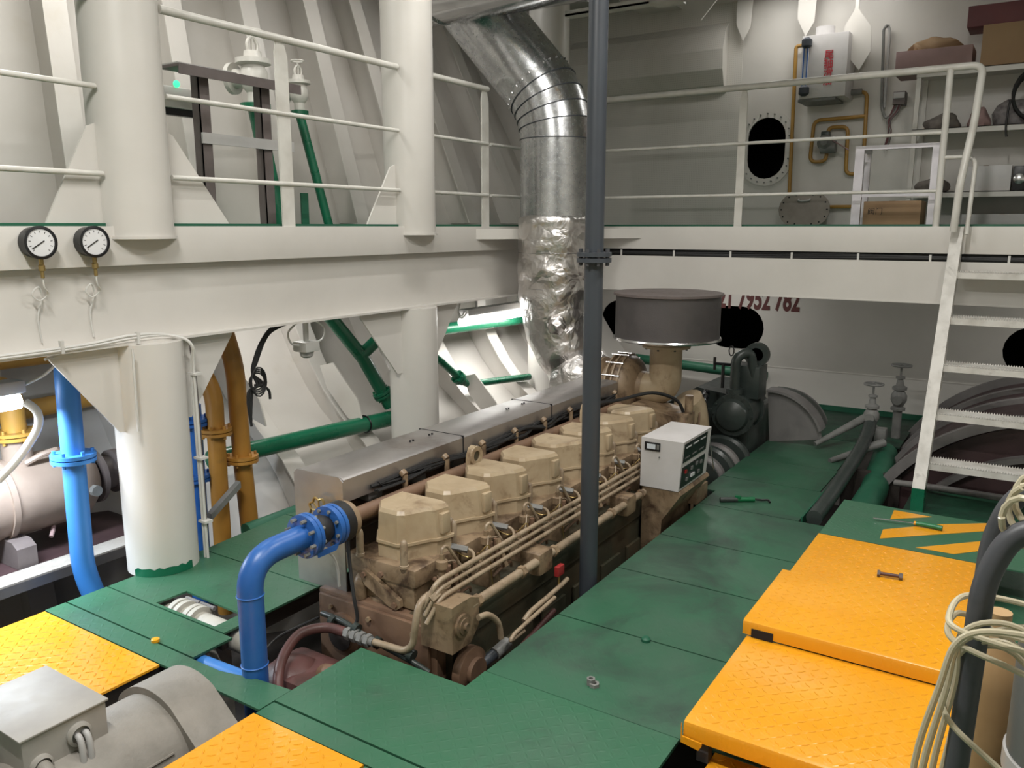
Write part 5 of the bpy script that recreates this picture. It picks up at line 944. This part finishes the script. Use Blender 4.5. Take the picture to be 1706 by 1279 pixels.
def vent_pipe(name, x, y, ztop, r, lean, s, label):
    t = thing(name, (x, y, 1.752), label, 'pipe')
    top = Vector((x-lean, y+0.10, ztop)); obj('stand_pipe', B().tube([(x, y, 1.752), top], r, 18), 'green_paint', t)
    d = (top-Vector((x, y, 1.752))).normalized()
    obj('pipe_flange', B().cyl(top, top+Vector((0, 0, 0.03)), r*1.9, 24), 'green_paint', t)
    v = obj('valve_body', B().lathe(top+Vector((0, 0, 0.03)), 'z', [(0.05*s, 0), (0.05*s, 0.07*s), (0.075*s, 0.10*s), (0.09*s, 0.14*s), (0.09*s, 0.20*s), (0.07*s, 0.24*s), (0.115*s, 0.25*s), (0.115*s, 0.28*s), (0.06*s, 0.29*s), (0.055*s, 0.33*s)], 26), 'rail_paint', t)
    c = top+Vector((0, 0, 0.03+0.165*s)); obj('side_flange', B().tube([c, c+Vector((-0.05*s, 0.14*s, 0))], 0.06*s, 18).cyl(c+Vector((-0.045*s, 0.13*s, 0)), c+Vector((-0.055*s, 0.16*s, 0)), 0.10*s, 24), 'rail_paint', v)
    yk = B(); b0 = top+Vector((0, 0, 0.03+0.33*s)); yk.tube(smooth([b0+Vector((-0.035*s, 0, 0)), b0+Vector((-0.04*s, 0, 0.05*s)), b0+Vector((0, 0, 0.09*s)), b0+Vector((0.04*s, 0, 0.05*s)), b0+Vector((0.035*s, 0, 0))], 5), 0.012*s, 8); yk.cyl(b0, b0+Vector((0, 0, 0.12*s)), 0.010*s, 8); obj('yoke', yk, 'rail_paint', v)
    obj('hand_wheel', B().tube([b0+Vector((0.06*s*math.cos(k*math.pi/10), 0.06*s*math.sin(k*math.pi/10), 0.13*s)) for k in range(21)], 0.008*s, 6), 'rail_paint', v)
vent_pipe('overboard_valve', 3.93, 4.42, 2.52, 0.052, 0.07, 1.0, 'thick green stand pipe topped by a white valve behind the angle stand')
vent_pipe('overboard_valve', 4.39, 4.42, 2.52, 0.032, 0.14, 0.72, 'thin green stand pipe topped by a small white valve')
obj('green_plate_stub', B().box(3.74, 3.80, 4.0, 4.01, 1.752, 1.96), 'gallery_green', label='short green painted flat bar standing on the gallery', cat='bar')

# ================================================================== FAR GALLERY
ht = thing('header_tank', (8.0, 1.85, 2.87), 'white header tank with red Chinese lettering on the bulkhead', 'tank')
obj('tank_body', B().box(7.85, XB-0.014, 1.62, 2.01, 2.87, 3.40, 0.006), 'instrument_white', ht); obj('filler_neck', B().cyl((7.98, 1.85, 3.40), (7.98, 1.85, 3.48), 0.08, 24), 'instrument_white', ht)
for ch, z in (('\u5c3e', 3.195), ('\u8f74', 3.122), ('\u6ed1', 3.05), ('\u6cb9', 2.977)): text_mesh('tank_lettering', ch, 0.082, 'red_ink', ht, (7.847, 1.815, z), (0, -1, 0), (0, 0, 1), thick=0.001, bold=0.0008)
sg = obj('sight_glass', B().box(7.825, 7.845, 1.945, 1.985, 2.93, 3.34), 'gauge_face', ht)
for z in (3.33, 2.93): obj('gauge_cock', B().lathe((7.83, 1.965, z-0.04), 'z', [(0.02, 0), (0.045, 0.02), (0.045, 0.07), (0.02, 0.09)], 14), 'grey_pipe', ht)
for y in (1.947, 1.979): obj('guard_bar', B().box(7.815, 7.825, y, y+0.008, 2.95, 3.32), 'blue_paint', ht)
obj('tank_shelf', B().box(7.86, XB-0.014, 1.70, 2.02, 2.845, 2.868), 'valve_grey', ht)
yw = thing('fuel_pipework', (8.12, 1.8, 1.76), 'thin ochre pipes with a small pump on the upper bulkhead', 'pipe')
XP = 8.13
for pth in ([(XP, 2.08, 3.38), (XP, 2.135, 3.38), (XP, 2.11, 1.755)], [(XP, 1.62, 2.93), (XP, 1.49, 2.93), (XP, 1.475, 2.27)], [(XP, 1.485, 2.72), (XP, 1.93, 2.71), (XP, 1.945, 2.34), (XP, 1.80, 2.34), (XP, 1.80, 2.48)], [(XP, 1.80, 2.55), (XP, 1.80, 2.64), (XP, 1.63, 2.64), (XP, 1.62, 2.22), (XP, 1.50, 2.22)], [(XP, 2.11, 1.93), (XP, 1.55, 1.93)]):
    obj('thin_pipe', B().tube(bend(pth, 0.06), 0.017, 10), 'pipe_yellow', yw)
pu = obj('small_pump', B().lathe((8.06, 1.80, 2.50), (-1, 0, 0), [(0.05, -0.08), (0.07, 0), (0.07, 0.03), (0.05, 0.05), (0.03, 0.08)], 20), 'valve_grey', yw); obj('pump_motor', B().tube([(8.07, 1.84, 2.46), (8.07, 1.71, 2.46)], 0.055, 16), 'valve_grey', pu); obj('pump_lever', B().tube([(8.02, 1.74, 2.52), (8.0, 1.58, 2.42)], 0.006, 6), 'carton_pink', pu); obj('pump_head', B().box(8.03, 8.12, 1.77, 1.84, 2.53, 2.60, 0.008), 'gear_green', pu)
obj('tank_cock', B().tube([(XP-0.02, 1.62, 2.93), (XP-0.02, 1.53, 2.93)], 0.026, 12), 'valve_grey', yw)
jb = thing('junction_box', (8.1, 1.21, 2.7), 'small dark junction box with dangling cables beside the shelves', 'junction box')
obj('box_case', B().box(8.06, XB-0.014, 1.165, 1.265, 2.79, 2.90, 0.008), 'brown_angle', jb); obj('box_lid', B().box(8.05, 8.062, 1.17, 1.26, 2.84, 2.89, 0.004), 'plastic_grey', jb)
for k in range(5): obj('loose_wire', B().tube(smooth([(8.09, 1.20+0.012*k, 2.79), (8.08, 1.22+0.012*k, 2.73), (8.08, 1.27+0.014*(k % 3), 2.66), (8.08, 1.26+0.02*(k % 2), 2.56), (8.08, 1.27+0.016*((k*2) % 3), 2.47-0.03*(k % 3))], 5), 0.007, 6), ('brown_angle', 'carton_maroon', 'valve_grey')[k % 3], jb)
obj('conduit', B().tube(bend([(8.13, 1.365, 3.47), (8.13, 1.395, 3.44), (8.13, 1.36, 2.78), (8.12, 1.32, 2.68), (8.10, 1.26, 2.72)], 0.05), 0.012, 8), 'valve_grey', jb); obj('conduit', B().tube(bend([(8.14, 1.365, 3.47), (8.14, 1.345, 3.42), (8.14, 1.34, 2.78)], 0.03), 0.012, 8), 'plastic_grey', jb)
hc = thing('manhole_cover', (7.95, 1.92, 1.752), 'oval grey manhole cover leaning against the bulkhead', 'hatch cover')
bb = B(); bb.prism(obround(1.93, 1.905, 0.46, 0.31), 'x', 7.96, 7.975); cvr = obj('cover_plate', bb, 'hatch_grey', hc)
for i, (y, z) in enumerate(obround(1.93, 1.905, 0.41, 0.26, 6)): obj('bolt_hole', B().cyl((7.957, y, z), (7.9605, y, z), 0.008, 8), 'dark_void', cvr)
obj('cover_handle', B().tube(smooth([(7.96, 1.98, 2.0), (7.93, 1.97, 1.985), (7.93, 1.89, 1.985), (7.96, 1.88, 2.0)], 5), 0.008, 8), 'plastic_grey', cvr)
# shelf rack with stores
sr = thing('store_rack', (7.9, 0.3, 1.752), 'white steel shelf rack full of stores on the upper gallery', 'shelf')
SX0, SX1, SY0, SY1 = 7.70, 8.16, -0.75, 1.04
for x in (SX0, SX1-0.03):
    for y in (SY0, SY1-0.035): obj('rack_post', B().box(x, x+0.03, y, y+0.035, 1.752, 2.985), 'white_paint', sr)
for z in (2.985, 2.535, 2.03): obj('shelf_board', B().box(SX0-0.01, SX1, SY0, SY1, z-0.006, z).box(SX0-0.01, SX0-0.004, SY0, SY1, z-0.045, z), 'white_paint', sr)
obj('back_sheet', B().box(SX1, SX1+0.004, SY0, SY1, 2.03, 2.985), 'white_paint', sr)
def carton(x0, x1, y0, y1, z0_, z1_, mat_, label, name='carton', cat='box', text=None, tm='dark_ink', tz=0.4, ts=0.05, ty=None):
    t = thing(name, ((x0+x1)/2, (y0+y1)/2, z0_), label, cat); obj('carton_body', B().box(x0, x1, y0, y1, z0_, z1_, 0.004), mat_, t)
    obj('tape', B().box(x0-0.001, x1+0.001, (y0+y1)/2-0.02, (y0+y1)/2+0.02, z1_-0.002, z1_+0.001), 'wood_tan', t)
    if text: text_mesh('print', text, ts, tm, t, (x0-0.0015, ty if ty else y1-0.03, z0_+(z1_-z0_)*tz), (0, -1, 0), (0, 0, 1), thick=0.0005)
    return t
carton(7.76, 8.10, 0.66, 1.22, 2.986, 3.17, 'carton_pink', 'flat pinkish carton jutting out on the top shelf')
carton(7.74, 8.12, -0.35, 0.60, 2.986, 3.30, 'cardboard', 'large brown cardboard box with printed lines on the top shelf')
carton(7.78, 8.10, -0.4, 0.72, 3.303, 3.46, 'carton_maroon', 'long maroon box lying on the brown cardboard box')
carton(7.73, 8.05, 0.30, 0.66, 2.031, 2.23, 'instrument_white', 'white carton on the lowest shelf board')
carton(6.86, 7.16, 0.82, 1.22, 1.7525, 1.94, 'cardboard', 'brown carton with black print on the deck behind the frame', text='\u9600\u95e8', ts=0.055, tz=0.5, ty=1.19)
def lump(name, c, rx, ry, rz, mat_, label, cat, amp=0.03, f=9, seed=1):
    bb = B(); bmesh.ops.create_icosphere(bb.b, subdivisions=3, radius=1.0)
    for v in bb.b.verts:
        q = v.co.copy(); q.z = max(q.z, -0.55); v.co = Vector((c[0]+q.x*rx, c[1]+q.y*ry, c[2]+(q.z+0.55)*rz/1.55))
    for v in bb.b.verts:
        if v.co.z > c[2]+0.004: v.co += noise.noise_vector(v.co*f+Vector((seed, 0, 0)))*amp
        v.co.z = max(v.co.z, c[2])
    return obj(name, bb, mat_, label=label, cat=cat, sharp=60)
lump('rag_pile', (7.86, 0.83, 2.536), 0.12, 0.14, 0.11, 'rag_grey', 'heap of grey rags at the end of the middle shelf', 'rags', 0.04)
lump('plastic_bag', (7.93, 0.30, 2.536), 0.12, 0.18, 0.24, 'bag_clear', 'crumpled clear plastic bag on the middle shelf', 'bag', 0.05, 8, 4)
lump('plastic_bag', (7.84, 0.57, 2.536), 0.09, 0.08, 0.16, 'carton_pink', 'small pinkish plastic bag between rags and clear bag', 'bag', 0.04, 9, 6)
lump('rag_pile', (7.84, 0.86, 2.031), 0.11, 0.12, 0.12, 'rag_grey', 'grey bundle on the lowest shelf board near the rack post', 'rags', 0.03, 9, 8)
lump('sack', (7.95, 0.95, 3.171), 0.10, 0.22, 0.10, 'wood_tan', 'crumpled tan wrapping on the pinkish carton', 'wrapping', 0.05, 9, 9)
cl = thing('cable_coil', (7.85, 0.12, 2.536), 'black cable coil hanging over the middle shelf', 'cable')
for k in range(5): obj('coil_turn', B().tube([(7.80-0.015*k, 0.16+0.19*math.cos(a*0.32), 2.545+0.012+(0.19+0.004*k)+(0.19+0.004*k)*math.sin(a*0.32)) for a in range(21)], 0.012, 8), 'black_rubber', cl)
obj('coil_tail', B().tube(smooth([(7.70, 0.36, 2.72), (7.685, 0.37, 2.62), (7.68, 0.37, 2.50), (7.68, 0.36, 2.44)], 5), 0.008, 6), 'black_rubber', cl)
cj = thing('camera_unit', (7.82, 0.27, 2.031), 'black unit with a shiny round lens on the lowest shelf board', 'equipment'); obj('unit_case', B().box(7.74, 7.92, 0.20, 0.29, 2.031, 2.22, 0.006), 'panel_black', cj); obj('lens', B().lathe((7.74, 0.245, 2.12), (-1, 0, 0), [(0.04, 0), (0.04, 0.012), (0.02, 0.02), (0, 0.022)], 20), 'shiny_steel', cj)
carton(7.75, 8.1, -0.5, 0.16, 2.031, 2.15, 'wood_tan', 'tan carton beside the black unit on the rack')
carton(7.74, 8.12, 0.05, 0.62, 1.7525, 1.85, 'plastic_grey', 'grey flat case on the deck under the rack')
# bare aluminium frame standing behind the railing
af = thing('aluminium_frame', (6.75, 0.97, 1.752), 'open aluminium frame standing behind the long railing', 'frame')
for y0, y1 in ((1.20, 1.262), (0.69, 0.75)): obj('upright', B().box(6.62, 6.66, y0, y1, 1.7525, 2.33), 'aluminium', af); obj('rear_upright', B().box(7.0, 7.03, y0+0.02, y1, 1.7525, 2.33), 'aluminium', af)
obj('top_bar', B().box(6.62, 6.66, 0.75, 1.20, 2.30, 2.33), 'aluminium', af); obj('middle_bar', B().box(6.63, 6.65, 0.75, 1.20, 1.965, 1.985), 'aluminium', af)
for y0 in (1.21, 0.70): obj('side_bar', B().box(6.66, 7.0, y0, y0+0.04, 2.30, 2.33), 'aluminium', af)
obj('door_strip', B().box(6.60, 6.618, 0.665, 0.69, 1.7525, 2.34), 'aluminium', af)
# cable tray and conduit below the deckhead
ct = thing('cable_tray', (5.9, 2.0, 3.35), 'white perforated cable tray with conduit below the deckhead', 'cable tray')
obj('tray', B().box(5.95, 6.05, 1.2, 3.35, 3.36, 3.375).box(5.95, 5.955, 1.2, 3.35, 3.36, 3.40), 'rail_paint', ct); obj('conduit', B().tube([(5.93, 2.55, 3.38), (5.93, 0.6, 3.42)], 0.022, 10), 'rail_paint', ct)
for y in (1.4, 2.5): obj('tray_hanger', B().box(5.98, 6.02, y, y+0.01, 3.375, 4.0), 'rail_paint', ct)
obj('tray_joint', B().box(5.90, 6.06, 2.40, 2.62, 3.345, 3.36), 'rail_paint', ct)
# ceiling tube fittings
for i, (x, y, ax, p) in enumerate(CEILING_LAMPS):
    t = thing('ceiling_lamp', (x, y, CEIL_Z), ('white ceiling tube lamp above the %s' % ('floor slot and motor', 'walkway and steps', 'engine rocker covers', 'far gallery deck, added for the step highlight', 'port gallery stand pipes', 'port gallery near the exhaust duct', 'foot of the yellow steps')[i]), 'lamp')
    dx, dy = (0.6, 0.07) if ax == 'X' else (0.07, 0.6)
    obj('lamp_housing', B().box(x-dx, x+dx, y-dy, y+dy, CEIL_Z-0.07, CEIL_Z-0.001, 0.008), 'cable_white', t)
    a_, b_ = ((x-0.55, y, CEIL_Z-0.10), (x+0.55, y, CEIL_Z-0.10)) if ax == 'X' else ((x, y-0.55, CEIL_Z-0.10), (x, y+0.55, CEIL_Z-0.10)); obj('lamp_tube', B().cyl(a_, b_, 0.022, 12), 'tube_glow', t)

for i, (x, y, z, ax, p) in enumerate(FILL_LAMPS):  # fittings of the added fill lamps, out of sight behind the girders
    t = thing('gallery_fill_lamp', (x, y, z), ('added fill lamp hidden under the %s' % ('port gallery behind the long girder', 'far gallery behind the drum filter', 'far gallery beyond the ladder')[i]), 'lamp')
    dx, dy = (0.33, 0.05) if ax == 'X' else (0.05, 0.33)
    obj('lamp_housing', B().box(x-dx, x+dx, y-dy, y+dy, z, z+0.05, 0.006), 'cable_white', t); obj('lamp_hanger', B().box(x-0.02, x+0.02, y-0.02, y+0.02, z+0.05, 1.735), 'cable_white', t)
    a_, b_ = ((x-0.3, y, z-0.02), (x+0.3, y, z-0.02)) if ax == 'X' else ((x, y-0.3, z-0.02), (x, y+0.3, z-0.02)); obj('lamp_tube', B().cyl(a_, b_, 0.018, 12), 'tube_glow', t)

# ================================================================== GAS BOTTLE TROLLEY CLOSE TO THE CAMERA
tr = thing('bottle_trolley', (1.5, -0.1, 0.0), 'dark grey tube-frame bottle trolley with a bent handle', 'trolley')
obj('frame_tube', B().tube(bend([(1.27, 0.058, 0.14), (1.30, 0.028, 1.255), (1.31, -0.005, 1.335), (1.31, -0.13, 1.35), (1.31, -0.30, 1.33)], 0.07, 8), 0.0165, 16), 'handle_grey', tr)
obj('frame_tube', B().tube(bend([(1.52, 0.058, 0.14), (1.53, 0.030, 1.24), (1.54, 0.0, 1.325), (1.54, -0.10, 1.36), (1.54, -0.30, 1.34)], 0.07, 8), 0.0165, 16), 'handle_grey', tr)
obj('frame_bar', B().tube([(1.27, 0.056, 0.20), (1.52, 0.056, 0.20)], 0.014, 10), 'handle_grey', tr); obj('base_plate', B().box(1.24, 1.75, -0.36, 0.07, 0.10, 0.115), 'handle_grey', tr)
for x in (1.30, 1.68): w_ = obj('wheel', B().lathe((x, 0.07, 0.09), (0, 1, 0), [(0.03, 0), (0.09, 0.005), (0.09, 0.035), (0.03, 0.04)], 24), 'black_rubber', tr)
for x in (1.30, 1.68): obj('wheel', B().lathe((x, -0.40, 0.09), (0, 1, 0), [(0.03, 0), (0.09, 0.005), (0.09, 0.035), (0.03, 0.04)], 24), 'black_rubber', tr)
gb1 = thing('gas_bottle', (1.52, -0.15, 0.115), 'grey gas bottle standing in the trolley', 'gas bottle')
obj('bottle_body', B().lathe((1.50, -0.135, 0.117), 'z', [(0.09, 0), (0.11, 0.02), (0.11, 0.96), (0.095, 1.03), (0.06, 1.08), (0.035, 1.10), (0.035, 1.13)], 36), 'bottle_grey', gb1); obj('bottle_valve', B().cyl((1.50, -0.135, 1.24), (1.50, -0.135, 1.30), 0.02, 12), 'brass', gb1); obj('bottle_band', B().lathe((1.50, -0.135, 0.86), 'z', [(0.112, 0), (0.114, 0.002), (0.114, 0.035), (0.112, 0.037)], 36), 'plastic_grey', gb1)
obj('gas_bottle', B().lathe((1.66, 0.005, 0.117), 'z', [(0.05, 0), (0.055, 0.01), (0.055, 0.80), (0.045, 0.86), (0.02, 0.90), (0.02, 0.94), (0, 0.94)], 28), 'bottle_tan', label='slim tan gas bottle behind the grey one in the trolley', cat='gas bottle')
hs = thing('hose_coil', (1.35, 0.05, 0.3), 'coil of translucent cream hose hung over the trolley handle', 'hose')
for k in range(5):
    w0 = (0.088, 0.078, 0.066, 0.082, 0.058)[k]; zt = (1.20, 1.185, 1.19, 1.15, 1.13)[k]; zb = (0.55, 0.62, 0.70, 0.50, 0.66)[k]; x = 1.235+0.022*k
    obj('hose_turn', B().tube(smooth([(x, -0.12, zt-0.03*k), (x-0.01, -0.02, zt+0.012), (x-0.015, 0.045, zt-0.01), (x-0.02, w0*0.75, zt-0.09), (x-0.02, w0, zt-0.24), (x-0.02, w0*0.92, zb+0.16), (x-0.015, w0*0.55, zb+0.03), (x-0.01, 0.0, zb), (x, -0.06, zb+0.14), (x+0.02, -0.10, (zt+zb)/2+0.06*k), (x+0.01, -0.13, zt-0.12)], 7), 0.0046, 8), 'hose_cream', hs)
for k in range(3): obj('hose_wrap', B().tube(smooth([(1.23, -0.12, (1.18, 1.13, 0.93)[k]), (1.235, -0.02, (1.185, 1.155, 1.0)[k]), (1.245, 0.052, (1.19, 1.17, 1.05)[k]), (1.28, 0.066, (1.195, 1.18, 1.09)[k]), (1.35, 0.05, (1.20, 1.17, 1.12)[k]), (1.39, -0.02, (1.19, 1.12, 1.15)[k]), (1.40, -0.12, (1.17, 1.06, 1.17)[k])], 7), 0.0046, 8), 'hose_cream', hs)
for k in range(3): obj('hose_loop', B().tube([(1.30+0.02*k+0.010*math.cos(a*0.5), -0.012-0.006*k+0.028*math.cos(a*0.42+k), 1.345+0.012*k+0.036*math.sin(a*0.42+k)) for a in range(16)], 0.0048, 8), 'hose_cream', hs)
